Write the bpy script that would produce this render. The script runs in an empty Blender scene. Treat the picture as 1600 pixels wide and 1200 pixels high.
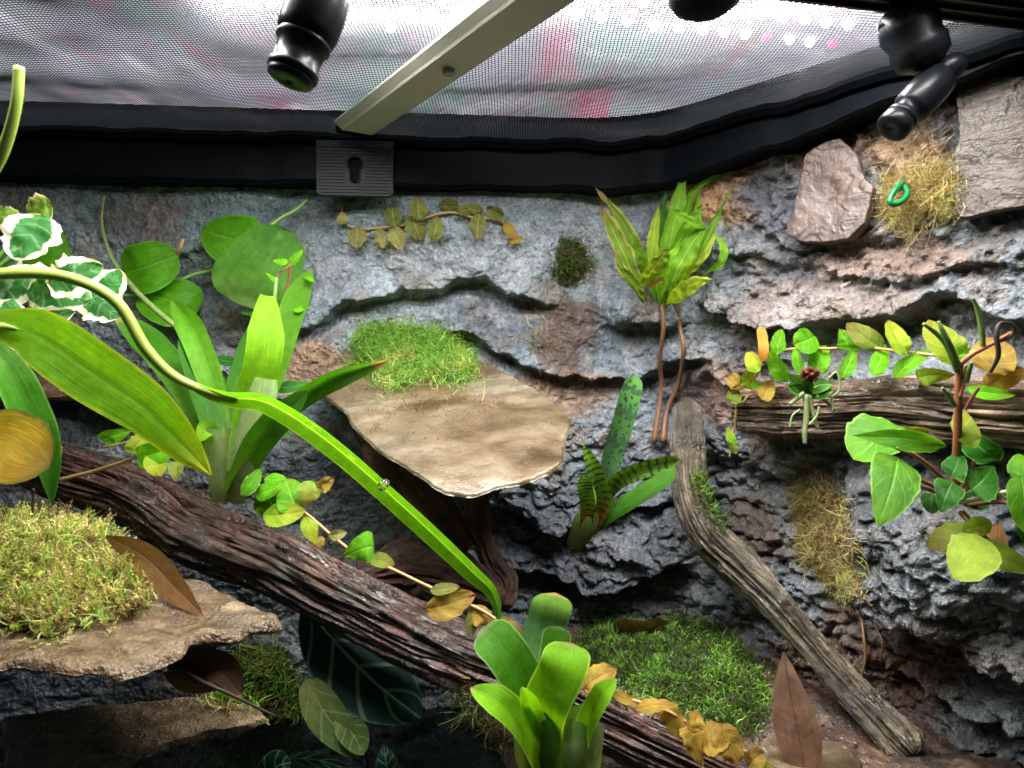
import bpy, math, random
import numpy as np
from mathutils import Vector
from mathutils.bvhtree import BVHTree
random.seed(7); rng = np.random.default_rng(7)
SC = bpy.context.scene; COL = SC.collection
rad = math.radians

# ------------------------------------------------------------------ camera, world, light, exposure
CZ = 0.25                       # eye height above the tank floor (metres)
FPX = 1155.0                    # focal length in photograph pixels (1600 wide)
PITCH = math.atan(40/FPX)
cam = bpy.data.cameras.new('camera'); camo = bpy.data.objects.new('camera', cam); COL.objects.link(camo)
cam.sensor_width = 36; cam.lens = FPX/1600*36; cam.clip_start = .01; cam.clip_end = 50
camo.location = (0, 0, CZ); camo.rotation_euler = (math.pi/2-PITCH, 0, 0)
cam.dof.use_dof = True; cam.dof.focus_distance = .47; cam.dof.aperture_fstop = 20
SC.camera = camo
w = bpy.data.worlds.new('World'); SC.world = w; w.use_nodes = True
w.node_tree.nodes['Background'].inputs[0].default_value = (.55, .85, 1, 1)
w.node_tree.nodes['Background'].inputs[1].default_value = .045
SC.view_settings.view_transform = 'Standard'; SC.view_settings.look = 'None'
SC.view_settings.exposure = 0.0; SC.view_settings.gamma = 1
SC.cycles.use_denoising = True
SC.cycles.max_bounces = 4; SC.cycles.diffuse_bounces = 3; SC.cycles.glossy_bounces = 2; SC.cycles.transmission_bounces = 3; SC.cycles.transparent_max_bounces = 4
SC.cycles.use_adaptive_sampling = True; SC.cycles.adaptive_threshold = .025; SC.cycles.caustics_reflective = False; SC.cycles.caustics_refractive = False; SC.cycles.sample_clamp_indirect = 4
LAMP_Z = CZ+.178                # underside of the LED lamp lying above the screen lid

# ------------------------------------------------------------------ view maths
C0 = np.array([0, 0, CZ]); RT = np.array([1., 0, 0])
FW = np.array([0, math.cos(PITCH), -math.sin(PITCH)]); UP = np.array([0, math.sin(PITCH), math.cos(PITCH)])
def V2W(v):                      # (right, up, depth) -> world
    v = np.asarray(v, float)
    return C0 + v[..., :1]*RT + v[..., 1:2]*UP + v[..., 2:3]*FW
def vw(px, py, d): return np.array([(px-800)/FPX*d, (600-py)/FPX*d, d])
def P(px, py, d): return V2W(vw(px, py, d))
def proj(p):
    q = np.asarray(p)-C0; d = q@FW
    d_ = np.where(np.abs(d) < 1e-4, 1e-4, d)
    return 800+(q@RT)/d_*FPX, 600-(q@UP)/d_*FPX, d
def ray(px, py):
    v = (px-800)/FPX*RT+(600-py)/FPX*UP+FW; return v/np.linalg.norm(v)
def onplane(px, py, p0, n):
    r = ray(px, py); t = np.dot(p0-C0, n)/np.dot(r, n); return C0+r*t

# ------------------------------------------------------------------ noise
_perm = rng.permutation(256); _perm = np.concatenate([_perm, _perm, _perm])
_g = rng.normal(size=(256, 3)); _g /= np.linalg.norm(_g, axis=1)[:, None]
def pn(p):
    i = np.floor(p).astype(np.int64); f = p-i; i &= 255
    u = f*f*f*(f*(f*6-15)+10); r = 0
    for dx in (0, 1):
        wx = u[:, 0] if dx else 1-u[:, 0]
        for dy in (0, 1):
            wy = u[:, 1] if dy else 1-u[:, 1]
            for dz in (0, 1):
                wz = u[:, 2] if dz else 1-u[:, 2]
                h = _perm[_perm[_perm[(i[:, 0]+dx) & 255]+((i[:, 1]+dy) & 255)]+((i[:, 2]+dz) & 255)]
                g = _g[h]
                r = r+wx*wy*wz*((f[:, 0]-dx)*g[:, 0]+(f[:, 1]-dy)*g[:, 1]+(f[:, 2]-dz)*g[:, 2])
    return r*1.6
def fbm(p, oct=4, gain=.5, lac=2.03):
    a, r = 1., 0
    for k in range(oct):
        r = r+a*pn(p+k*17.3); p = p*lac; a *= gain
    return r
def ss(a, b, x): t = np.clip((x-a)/(b-a), 0, 1); return t*t*(3-2*t)

# ------------------------------------------------------------------ objects
LOC = {}; SURF = {}
def link(o, parent, loc):
    COL.objects.link(o)
    if parent is not None:
        o.parent = parent; LOC[o.name] = LOC[parent.name]
    else:
        o.location = loc; LOC[o.name] = np.array(loc, float)
def tag(o, label=None, cat=None, group=None, kind=None):
    if label: o['label'] = label
    if cat: o['category'] = cat
    if group: o['group'] = group
    if kind: o['kind'] = kind
    return o
def thing(name, label, cat, loc, group=None):
    o = bpy.data.objects.new(name, None); o.empty_display_size = .01
    link(o, None, loc); return tag(o, label, cat, group)
def build(name, v, f, m, parent=None, loc=None, uv=None, col=None, smooth=True, surf=None):
    v = np.asarray(v, float)
    if parent is not None: L = LOC[parent.name]
    elif loc is not None: L = np.array(loc, float)
    else: L = np.array([v[:, 0].mean(), v[:, 1].mean(), v[:, 2].min()])
    me = bpy.data.meshes.new(name)
    if isinstance(f, np.ndarray):
        n, k = f.shape
        me.vertices.add(len(v)); me.vertices.foreach_set('co', (v-L).ravel().astype(np.float32))
        me.loops.add(n*k); me.loops.foreach_set('vertex_index', f.ravel().astype(np.int32))
        me.polygons.add(n); me.polygons.foreach_set('loop_start', np.arange(0, n*k, k, dtype=np.int32))
        me.update(calc_edges=True)
    else:
        me.from_pydata((v-L).tolist(), [], f)
    nl = len(me.loops)
    li = np.empty(nl, np.int32); me.loops.foreach_get('vertex_index', li)
    if uv is not None:
        l = me.uv_layers.new(name='UVMap'); l.data.foreach_set('uv', np.asarray(uv, np.float32)[li].ravel())
    if col is not None:
        c = me.color_attributes.new('col', 'FLOAT_COLOR', 'POINT')
        c.data.foreach_set('color', np.concatenate([col, np.ones((len(v), 1))], 1).astype(np.float32).ravel())
    me.polygons.foreach_set('use_smooth', np.full(len(me.polygons), smooth))
    me.validate()
    o = bpy.data.objects.new(name, me)
    if m: me.materials.append(m)
    link(o, parent, L)
    if surf:
        ff = [list(map(int, q)) for q in f]
        SURF[surf] = BVHTree.FromPolygons([tuple(q) for q in v.tolist()], ff)
    return o
def grid_faces(nu, nv, close_u=False):
    a = np.arange(nu*nv).reshape(nu, nv)
    if close_u: a = np.concatenate([a, a[:1]], 0)
    return np.stack([a[:-1, :-1], a[1:, :-1], a[1:, 1:], a[:-1, 1:]], -1).reshape(-1, 4)
def hit(px, py, names):
    r = ray(px, py); best = None
    for n in names:
        h = SURF[n].ray_cast(Vector(C0), Vector(r))
        if h[0] is not None and (best is None or h[3] < best[2]):
            nn = np.array(h[1]); nn = nn if np.dot(nn, r) < 0 else -nn
            best = (np.array(h[0]), nn, h[3])
    return best
def dep(px, py, names=('wall',), off=0., default=.5):
    h = hit(px, py, names)
    return (np.dot(h[0]-C0, FW) if h else default)-off
def box_mesh(c, ax, ay, az):    # centre, three half vectors
    c, ax, ay, az = map(np.asarray, (c, ax, ay, az))
    v = [c+sx*ax+sy*ay+sz*az for sx in (-1, 1) for sy in (-1, 1) for sz in (-1, 1)]
    return v, [(0, 1, 3, 2), (4, 6, 7, 5), (0, 4, 5, 1), (2, 3, 7, 6), (0, 2, 6, 4), (1, 5, 7, 3)]
def cr(pts, n):                  # catmull-rom through control points
    p = np.asarray(pts, float)
    p = np.concatenate([[2*p[0]-p[1]], p, [2*p[-1]-p[-2]]])
    k = len(p)-3; t = np.linspace(0, k-1e-9, n); i = t.astype(int); f = (t-i)[:, None]
    a, b, c, d = p[i], p[i+1], p[i+2], p[i+3]
    return .5*(2*b+(c-a)*f+(2*a-5*b+4*c-d)*f*f+(3*b-a-3*c+d)*f**3)
def frames(pts):
    t = np.gradient(pts, axis=0); t /= np.linalg.norm(t, axis=1)[:, None]+1e-12
    a = np.array([0, 0, 1.]) if abs(t[0, 2]) < .9 else np.array([1., 0, 0])
    n = np.cross(t[0], a); n /= np.linalg.norm(n); N = [n]
    for k in range(1, len(pts)):
        n = n-t[k]*np.dot(n, t[k]); n /= np.linalg.norm(n); N.append(n)
    N = np.array(N); return t, N, np.cross(t, N)
def tube_mesh(ctrl, rads, n=16, seg=8, disp=None):
    pts = cr(ctrl, n); r = np.interp(np.linspace(0, 1, n), np.linspace(0, 1, len(rads)), rads)
    t, N, B = frames(pts); th = np.linspace(0, 2*np.pi, seg, endpoint=False)
    L = np.concatenate([[0], np.cumsum(np.linalg.norm(np.diff(pts, axis=0), axis=1))])
    R = np.repeat(r[:, None], seg, 1)
    if disp is not None: R = R*disp(L, th, r)
    v = pts[:, None]+R[..., None]*(np.cos(th)[None, :, None]*N[:, None]+np.sin(th)[None, :, None]*B[:, None])
    a = np.arange(n*seg).reshape(n, seg); a = np.concatenate([a, a[:, :1]], 1)
    f = np.stack([a[:-1, :-1], a[1:, :-1], a[1:, 1:], a[:-1, 1:]], -1).reshape(-1, 4)
    v = v.reshape(-1, 3)
    f = f.tolist()+[list(range(seg))]+[list(range((n-1)*seg, n*seg))[::-1]]
    uv = np.stack([np.repeat(L, seg), np.tile(th/(2*np.pi), n)], 1)
    return v, f, uv
def tube(name, ctrl, rads, m, parent=None, n=16, seg=8, **k):
    v, f, uv = tube_mesh(ctrl, rads, n, seg); return build(name, v, f, m, parent, uv=uv, **k)
def stem(name, ctrl, rpx, m, parent=None, n=16, seg=7, **k):   # control points (px, py, depth); radius in pixels there
    c = [P(*q) for q in ctrl]; rp = rpx if isinstance(rpx, (list, tuple)) else [rpx, rpx]
    dm = sum(q[2] for q in ctrl)/len(ctrl)
    return tube(name, c, [r*dm/FPX for r in rp], m, parent, n, seg, **k)

# ------------------------------------------------------------------ materials
class NT:
    def __init__(s, name):
        s.m = bpy.data.materials.new(name); s.m.use_nodes = True; s.t = s.m.node_tree
        s.b = s.t.nodes['Principled BSDF']; s.o = s.t.nodes['Material Output']
    def n(s, ty, props=None, **inp):
        x = s.t.nodes.new(ty)
        for k, v in (props or {}).items(): setattr(x, k, v)
        for k, v in inp.items(): s.put(x.inputs[int(k[1:])] if k[0] == '_' and k[1:].isdigit() else x.inputs[k.replace('_', ' ')], v)
        return x
    def put(s, sock, v):
        if isinstance(v, bpy.types.NodeSocket): s.t.links.new(v, sock)
        elif isinstance(v, bpy.types.Node): s.t.links.new(v.outputs[0], sock)
        else:
            if isinstance(v, (tuple, list)) and len(v) == 3 and sock.type == 'RGBA': v = (*v, 1)
            sock.default_value = v
    def math(s, op, a, b=0., clamp=False):
        return s.n('ShaderNodeMath', {'operation': op, 'use_clamp': clamp}, _0=a, _1=b).outputs[0]
    def mix(s, f, a, b, mode='MIX'):
        x = s.n('ShaderNodeMix', {'data_type': 'RGBA', 'blend_type': mode}); s.put(x.inputs[0], f); s.put(x.inputs[6], a); s.put(x.inputs[7], b); return x.outputs[2]
    def ramp(s, f, stops, interp='LINEAR'):
        x = s.n('ShaderNodeValToRGB'); s.put(x.inputs[0], f); e = x.color_ramp; e.interpolation = interp
        while len(e.elements) < len(stops): e.elements.new(.5)
        for q, (p, c) in zip(e.elements, stops): q.position = p; q.color = (*c, 1) if not isinstance(c, (int, float)) else (c, c, c, 1)
        return x.outputs[0]
    def noise(s, scale, detail=4, vec=None, rough=.55, dist=0):
        x = s.n('ShaderNodeTexNoise'); x.inputs['Scale'].default_value = scale; x.inputs['Detail'].default_value = detail
        x.inputs['Roughness'].default_value = rough; x.inputs['Distortion'].default_value = dist
        if vec is not None: s.put(x.inputs['Vector'], vec)
        return x.outputs[0]
    def obj(s): return s.n('ShaderNodeTexCoord').outputs['Object']
    def geo(s): return s.n('ShaderNodeNewGeometry').outputs['Position']
    def attr(s, name='col'): return s.n('ShaderNodeAttribute', {'attribute_name': name}).outputs['Color']
    def bump(s, h, dist, strength=1., prev=None):
        x = s.n('ShaderNodeBump'); x.inputs['Distance'].default_value = dist; x.inputs['Strength'].default_value = strength
        s.put(x.inputs['Height'], h)
        if prev is not None: s.put(x.inputs['Normal'], prev)
        return x.outputs[0]
    def set(s, **k):
        for a, v in k.items(): s.put(s.b.inputs[a.replace('_', ' ')], v)
        return s
def plain(name, c, rough=.5, metal=0., var=.15, scale=120, bumpd=0., spec=.4):
    t = NT(name); p = t.geo(); f = t.noise(scale, 4, p)
    col = t.mix(f, tuple(x*(1-var) for x in c), tuple(min(1, x*(1+var)) for x in c))
    t.set(Base_Color=col, Roughness=rough, Metallic=metal); t.b.inputs['Specular IOR Level'].default_value = spec
    if bumpd: t.set(Normal=t.bump(t.noise(scale*2, 5, p), bumpd))
    return t.m

def rock_mat():
    t = NT('painted_rock'); p = t.geo()
    a = t.attr()
    g1 = t.noise(420, 3, p, .65); g2 = t.noise(95, 4, p);
    s = t.ramp(g1, [(.30, .58), (.45, .90), (.56, 1.10), (.70, 1.5)])
    c = t.mix(1., a, s, 'MULTIPLY')
    c = t.mix(1., c, t.ramp(g2, [(.3, .7), (.7, 1.35)]), 'MULTIPLY')
    warm = t.ramp(t.noise(190, 3, p, .6), [(.57, 0.), (.68, 1.)])
    c = t.mix(t.math('MULTIPLY', warm, .45), c, (.30, .20, .13))
    vo = t.n('ShaderNodeTexVoronoi'); vo.inputs['Scale'].default_value = 260; t.put(vo.inputs['Vector'], p)
    pit = t.ramp(vo.outputs['Distance'], [(0., 0.), (.55, 1.)])
    hsum = t.math('ADD', t.math('MULTIPLY', g1, .0027), t.math('ADD', t.math('MULTIPLY', g2, .0040), t.math('MULTIPLY', pit, .0008)))
    b = t.bump(hsum, 1., 1.)
    wet = t.n('ShaderNodeSeparateXYZ'); t.put(wet.inputs[0], p)
    low = t.n('ShaderNodeMapRange', _0=wet.outputs[2], _1=CZ-.02, _2=CZ-.12, _3=0., _4=1.).outputs[0]
    wn = t.ramp(t.noise(22, 4, p), [(.36, 0.), (.54, 1.)])
    ro = t.n('ShaderNodeMapRange', _0=t.math('MULTIPLY', low, wn), _1=0., _2=1., _3=.62, _4=.22).outputs[0]
    t.set(Base_Color=c, Roughness=ro, Normal=b); t.b.inputs['Specular IOR Level'].default_value = .55
    t.put(t.b.inputs['Coat Weight'], t.math('MULTIPLY', t.math('ADD', t.math('MULTIPLY', low, .8), .15), wn)); t.b.inputs['Coat Roughness'].default_value = .12; t.put(t.b.inputs['Coat Normal'], b)
    return t.m
def wood_mat(name, dark, mid, light, wet=.4, lichen=None):
    t = NT(name)
    uv = t.n('ShaderNodeUVMap').outputs[0]
    mp = t.n('ShaderNodeMapping'); t.put(mp.inputs[0], uv); mp.inputs['Scale'].default_value = (14, 26, 1)
    g = t.noise(1.6, 8, mp.outputs[0], .65, .6)
    mp2 = t.n('ShaderNodeMapping'); t.put(mp2.inputs[0], uv); mp2.inputs['Scale'].default_value = (40, 110, 1)
    g2 = t.noise(1.5, 4, mp2.outputs[0], .6)
    p = t.geo(); big = t.noise(45, 5, p)
    c = t.ramp(g, [(.3, dark), (.5, mid), (.72, light)])
    c = t.mix(t.ramp(big, [(.40, 0.), (.58, .8)]), c, dark)
    c = t.mix(t.ramp(g2, [(.55, 0.), (.75, .6)]), c, light)
    if lichen: c = t.mix(t.ramp(t.noise(60, 4, p), [(.58, 0.), (.68, .55)]), c, lichen)
    pl = t.noise(130, 4, p, .6); b = t.bump(t.math('ADD', t.math('ADD', t.math('MULTIPLY', g, .0022), t.math('MULTIPLY', pl, .0035)), t.math('MULTIPLY', g2, .0014)), 1., 1.)
    t.set(Base_Color=c, Roughness=t.ramp(pl, [(.35, wet*.6), (.65, wet+.3)]), Normal=b)
    if wet < .4: t.put(t.b.inputs['Coat Weight'], t.ramp(big, [(.40, .05), (.60, .8)])); t.b.inputs['Coat Roughness'].default_value = .14; t.put(t.b.inputs['Coat Normal'], b)
    return t.m
def leaf_mat(name, ramp, rib=None, ribw=.06, veins=0., nv=9, slant=1.2, vein_c=None, rough=.32, tr=.35, trc=None, blotch=None, ba=0., bs=60, edge=None, ew=.0, en=.5, stripe=None, ns=10, spots=None, bump=.4):
    t = NT(name); uv = t.n('ShaderNodeUVMap').outputs[0]; s = t.n('ShaderNodeSeparateXYZ'); t.put(s.inputs[0], uv)
    u, v = s.outputs[0], s.outputs[1]; p = t.geo()
    av = t.math('MULTIPLY', t.math('ABSOLUTE', t.math('SUBTRACT', v, .5)), 2.)
    c = t.ramp(u, ramp)
    c = t.mix(1., c, (.78, .78, .74), 'MULTIPLY')
    rnd = t.n('ShaderNodeObjectInfo').outputs['Random']
    c = t.mix(1., c, t.ramp(t.math('ADD', t.math('MULTIPLY', rnd, .5), t.math('MULTIPLY', t.noise(70, 4, p), .5)), [(.2, .72), (.8, 1.28)]), 'MULTIPLY')
    lv = t.n('ShaderNodeMapping'); t.put(lv.inputs[0], uv); lv.inputs['Scale'].default_value = (2.5, 26, 1)
    ln_ = t.noise(1.5, 4, lv.outputs[0], .6); c = t.mix(1., c, t.ramp(ln_, [(.3, .80), (.7, 1.2)]), 'MULTIPLY')
    mott = t.noise(210, 3, p); c = t.mix(1., c, t.ramp(mott, [(.3, .85), (.7, 1.15)]), 'MULTIPLY')
    if blotch: c = t.mix(t.ramp(t.noise(bs, 4, p), [(.62-ba, 0.), (.72-ba*.6, 1.)]), c, blotch)
    lines = t.math('SINE', t.math('MULTIPLY', t.math('SUBTRACT', t.math('MULTIPLY', u, nv), t.math('MULTIPLY', av, slant)), 6.2832))
    vf = t.ramp(lines, [(.80, 0.), (1., 1.)])
    if veins: c = t.mix(t.math('MULTIPLY', vf, veins), c, vein_c or tuple(min(1, x*1.6+.02) for x in ramp[len(ramp)//2][1]))
    if stripe:
        sn = t.math('ADD', t.math('SINE', t.math('MULTIPLY', u, ns*6.2832)), t.math('MULTIPLY', t.math('SUBTRACT', t.noise(330, 3, p), .5), 5.))
        c = t.mix(t.ramp(sn, [(.45, 0.), (.6, 1.)]), c, stripe)
    if spots: c = t.mix(t.ramp(t.noise(420, 2, p), [(.57, 0.), (.62, 1.)]), c, spots)
    if edge: c = t.mix(t.ramp(t.math('ADD', av, t.math('MULTIPLY', t.math('SUBTRACT', t.noise(140, 3, p), .5), en*2)), [(1-ew-.06, 0.), (1-ew+.04, 1.)]), c, edge)
    if rib: c = t.mix(t.ramp(av, [(ribw*.5, 1.), (ribw*1.5, 0.)]), c, rib)
    nh = t.math('ADD', t.math('MULTIPLY', mott, .0004*bump), t.math('MULTIPLY', ln_, .0004))
    if veins or rib: nh = t.math('SUBTRACT', nh, t.math('MULTIPLY', t.math('ADD', t.math('MULTIPLY', vf, min(.5, veins*1.2)), t.ramp(av, [(0., 1.), (.15, 0.)])), .0003))
    nb = t.bump(nh, 1., 1.)
    drops = t.ramp(t.noise(480, 1, p), [(.68, 0.), (.72, 1.)])
    t.set(Base_Color=c, Roughness=t.mix(drops, (rough+.10,)*3, (.15,)*3), Normal=nb); t.b.inputs['Specular IOR Level'].default_value = .14
    if tr:
        T = t.n('ShaderNodeBsdfTranslucent'); t.put(T.inputs[0], t.mix(.5, c, trc) if trc else t.mix(1., c, (2.1, 2.0, .7), 'MULTIPLY'))
        mx = t.n('ShaderNodeMixShader'); mx.inputs[0].default_value = tr
        t.t.links.new(t.b.outputs[0], mx.inputs[1]); t.t.links.new(T.outputs[0], mx.inputs[2]); t.t.links.new(mx.outputs[0], t.o.inputs[0])
    return t.m
def fibre_mat(name, rough=.6, tr=.3):
    t = NT(name); a = t.attr(); t.set(Base_Color=a, Roughness=rough)
    T = t.n('ShaderNodeBsdfTranslucent'); t.put(T.inputs[0], t.mix(1., a, (1.4, 1.4, .9), 'MULTIPLY'))
    mx = t.n('ShaderNodeMixShader'); mx.inputs[0].default_value = tr
    t.t.links.new(t.b.outputs[0], mx.inputs[1]); t.t.links.new(T.outputs[0], mx.inputs[2]); t.t.links.new(mx.outputs[0], t.o.inputs[0])
    return t.m
def stone_mat(name, stops, scale, stretch=(1, 1, 1), rot=(0, 0, 0), rough=(.35, .6), bd=.001, stain=None):
    t = NT(name); p = t.geo(); mp = t.n('ShaderNodeMapping'); t.put(mp.inputs[0], p); mp.inputs['Scale'].default_value = stretch; mp.inputs['Rotation'].default_value = rot
    a = t.noise(scale, 6, mp.outputs[0], .6, .4); b2 = t.noise(scale*3.1, 5, p)
    c = t.ramp(a, stops); c = t.mix(1., c, t.ramp(b2, [(.3, .75), (.7, 1.25)]), 'MULTIPLY')
    c = t.mix(t.ramp(t.noise(900, 2, p), [(.5, 0.), (.7, .35)]), c, tuple(x*.5 for x in stops[0][1]))
    if stain: c = t.mix(t.ramp(t.noise(scale*.8, 4, p), [(.55, 0.), (.66, .7)]), c, stain)
    b = t.bump(t.math('ADD', t.math('MULTIPLY', a, bd*2), t.math('MULTIPLY', b2, bd*1.3)), 1., .9); b = t.bump(t.noise(600, 3, p), bd*.6, .9, b)
    t.set(Base_Color=c, Roughness=t.ramp(b2, [(.3, rough[0]), (.7, rough[1])]), Normal=b)
    if rough[0] < .25: t.put(t.b.inputs['Coat Weight'], t.ramp(t.noise(40, 4, p), [(.42, 0.), (.60, .8 if rough[0] < .1 else .45)])); t.b.inputs['Coat Roughness'].default_value = .10; t.put(t.b.inputs['Coat Normal'], b)
    return t.m

M = {}
M['rock'] = rock_mat()
M['black'] = plain('black_plastic', (.0022, .0035, .005), .55, bumpd=.0004, spec=.06)
M['blackr'] = plain('black_rubber', (.002, .003, .004), .7, bumpd=.0004, spec=.06)
M['thread'] = plain('screen_fibre', (.035, .036, .040), .5, spec=.2)
M['cream'] = plain('cream_painted_metal', (.52, .50, .43), .38, var=.06, scale=40)
M['steel'] = plain('screw_metal', (.25, .22, .2), .4, .8)
M['log'] = wood_mat('wet_dark_bark', (.020, .011, .009), (.095, .046, .034), (.30, .16, .115), .24, (.10, .10, .065))
M['log2'] = wood_mat('weathered_driftwood', (.05, .028, .018), (.23, .14, .09), (.52, .38, .26), .34)
M['branch'] = wood_mat('wet_grey_branch', (.028, .019, .012), (.14, .105, .068), (.44, .37, .26), .10, (.13, .13, .07))
M['bark'] = wood_mat('brown_bark', (.05, .025, .018), (.15, .075, .05), (.28, .16, .11), .45)
M['shelf'] = stone_mat('tan_slab', [(.34, (.055, .034, .016)), (.46, (.11, .075, .040)), (.56, (.155, .115, .070)), (.68, (.26, .22, .16))], 17, (1, 1.8, 1), (0, 0, .8), (.16, .46), .0010, (.065, .042, .022))
M['shelf2'] = stone_mat('wet_brown_slab', [(.3, (.07, .042, .02)), (.5, (.17, .11, .06)), (.7, (.30, .22, .13))], 42, (1, 2.5, 1), (0, 0, .3), (.04, .34), .003, (.10, .075, .05))
M['slate'] = stone_mat('purple_slate', [(.3, (.040, .026, .024)), (.5, (.085, .052, .040)), (.7, (.125, .088, .072))], 30, (1, 1, 2.), (0, .4, 0), (.3, .5), .0006, (.10, .075, .085))
M['slate2'] = stone_mat('grey_brown_slate', [(.3, (.030, .021, .015)), (.5, (.066, .046, .034)), (.7, (.115, .092, .075))], 42, (1, 1, 4.), (0, -.35, 0), (.35, .55), .0012, (.13, .085, .055))
M['fibre'] = fibre_mat('moss_fibre')

# ------------------------------------------------------------------ rock wall (one sheet following back and right side)
A0 = np.array([-.62, .489]); A1 = np.array([.098, .556]); A2 = np.array([.40, .203])
def wall_path():
    d1 = (A1-A0)/np.linalg.norm(A1-A0); d2 = (A2-A1)/np.linalg.norm(A2-A1)
    cut = .055; p = [A0+(A1-A0)*t for t in np.linspace(0, 1-cut/np.linalg.norm(A1-A0), 60)]
    a, b = A1-d1*cut, A1+d2*cut
    p += [a*(1-t)**2+2*t*(1-t)*A1+b*t*t for t in np.linspace(.05, .95, 14)]
    p += [b+(A2-b)*t for t in np.linspace(0, 1, 60)]
    p = np.array(p); s = np.concatenate([[0], np.cumsum(np.linalg.norm(np.diff(p, axis=0), axis=1))]); return p, s
WP, WS = wall_path()
ZT, ZB = CZ+.156, CZ-.33
def frame_low(s): return .121+.024*np.clip((s-(WS[-1]-.44))/.22, 0, 1)**1.3   # the frame is shallower along the right side
def make_wall():
    nu, nv = 900, 420
    s = np.linspace(WS[0]+.18, WS[-1], nu); x = np.interp(s, WS, WP[:, 0]); y = np.interp(s, WS, WP[:, 1])
    tx, ty = np.gradient(x), np.gradient(y); l = np.hypot(tx, ty); nx, ny = ty/l, -tx/l
    z = np.linspace(ZT, ZB, nv)
    X = np.repeat(x, nv); Y = np.repeat(y, nv); Z = np.tile(z, nu); NX = np.repeat(nx, nv); NY = np.repeat(ny, nv); S = np.repeat(s, nv)
    p = np.stack([X, Y, Z], 1); px, py, d = proj(p)
    q = np.stack([S, Z, np.zeros_like(S)], 1)
    rough = .22+.85*ss(600, 780, py)*(1-ss(1000, 1200, py)*.4)*ss(560, 800, px)
    rough += .28*ss(1080, 1150, px)*(1-.5*ss(520, 600, py))
    D = .010*fbm(q*np.array([9, 14, 1])+3.1, 3)
    st = fbm(q*np.array([16, 60, 1])+9.7, 4)
    D += rough*(.0045*st+.0060*np.maximum(0, fbm(q*42+5, 3))-.003)
    rid = 1-np.abs(fbm(q*np.array([30, 55, 1])+21, 4)); D -= rough*.010*np.clip(rid-.72, 0, 1)*2
    D += (.5+.6*rough+.8*ss(1080, 1150, px))*.0022*fbm(q*130+11, 3)+.0035*np.maximum(0, fbm(q*55+91, 3)-.1)*(.4+ss(1050, 1150, px))
    D += .0011*fbm(q*400+31, 2)
    wob = 11*fbm(q*np.array([26, 26, 1])+50, 3); wob2 = 3.5*fbm(q*np.array([110, 110, 1])+70, 2)
    def ledge(line, h, La, h2, Lb, taper=40, sharp=9):
        l = np.array(line, float); yy = np.interp(px, l[:, 0], l[:, 1])+wob+wob2; sd = yy-py
        win = ss(l[0, 0]-taper, l[0, 0]+taper*.6, px)*(1-ss(l[-1, 0]-taper*.6, l[-1, 0]+taper, px))
        k = ss(-sharp, sharp, sd)
        return win*(k*h*np.exp(-np.maximum(sd, 0)/La)-(1-k)*h2*np.exp(-np.maximum(-sd, 0)/Lb))
    def bulge(cx, cy, rx, ry, h, n=2): return h*np.exp(-(np.abs((px-cx+wob)/rx)**n+np.abs((py-cy+wob2*2)/ry)**n))
    D += ledge([(400, 540), (440, 522), (480, 512), (545, 470), (600, 462), (690, 452), (715, 434), (760, 430), (790, 460), (850, 470)], .013, 90, .012, 34)
    D += ledge([(700, 520), (760, 535), (810, 560), (860, 582), (910, 592), (1000, 585), (1090, 560)], .010, 70, .013, 45)
    D += ledge([(1105, 470), (1150, 495), (1200, 508), (1260, 512), (1330, 500), (1400, 495), (1430, 474), (1470, 462), (1520, 470), (1560, 500), (1700, 500)], .014, 60, .016, 45)
    D += ledge([(1130, 400), (1230, 405), (1300, 430), (1420, 445), (1520, 415), (1700, 400)], .004, 50, .005, 30)
    D += ledge([(1160, 330), (1210, 365), (1250, 385), (1400, 372)], .003, 40, .004, 26)
    D += ledge([(160, 385), (250, 395), (340, 385), (470, 400)], .003, 30, .004, 20)
    D += ledge([(-200, 610), (0, 612), (130, 612), (200, 640)], .02, 50, .030, 60, 60)
    D += ledge([(780, 800), (860, 830), (960, 800), (1040, 790)], .016, 45, .018, 40)
    D += ledge([(800, 900), (880, 905), (960, 920), (1050, 880)], .016, 50, .024, 40)
    D += ledge([(1330, 845), (1380, 915), (1450, 950), (1520, 1000), (1580, 1030), (1700, 1060)], .016, 90, .022, 40)
    D += ledge([(1080, 600), (1110, 585), (1150, 610), (1180, 690)], .008, 40, .010, 40)
    D += ledge([(1150, 730), (1200, 745), (1260, 720)], .007, 30, .012, 50)
    D += ledge([(1370, 1040), (1450, 1085), (1600, 1150)], .012, 60, .012, 40)
    D += bulge(1480, 850, 150, 110, .030, 3)+bulge(950, 850, 110, 60, .022)+bulge(880, 740, 60, 60, .008)
    D += bulge(1010, 478, 70, 26, .030, 3)-bulge(1085, 440, 30, 40, .018)
    D -= bulge(1060, 640, 40, 40, .02)+bulge(1270, 830, 70, 120, .016)+bulge(720, 830, 150, 90, .030)+bulge(1450, 540, 180, 45, .010, 4)
    D -= bulge(1130, 790, 60, 90, .012)
    D += bulge(300, 600, 220, 110, .008)+bulge(330, 870, 160, 60, .010)
    lim = ss(-.012, .0, Z-CZ-frame_low(S)); D = D*(1-lim)+np.minimum(D, .003)*lim
    # undercut ledges: lips sag a little
    G = np.zeros_like(D)
    k = np.maximum(D, 0); Z2 = Z-.35*k
    V = np.stack([X+NX*D, Y+NY*D, Z2], 1)
    # wall colour, with some light and shade painted in
    a1 = fbm(q*14+2, 4); a2 = fbm(q*40+13, 3); a3 = fbm(q*24+77, 4)
    col = np.array([.165, .200, .235])+np.zeros((len(X), 3))
    def paint(m, c):
        nonlocal col
        m = np.clip(m, 0, 1)[:, None]; col = col*(1-m)+np.array(c)*m
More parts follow.
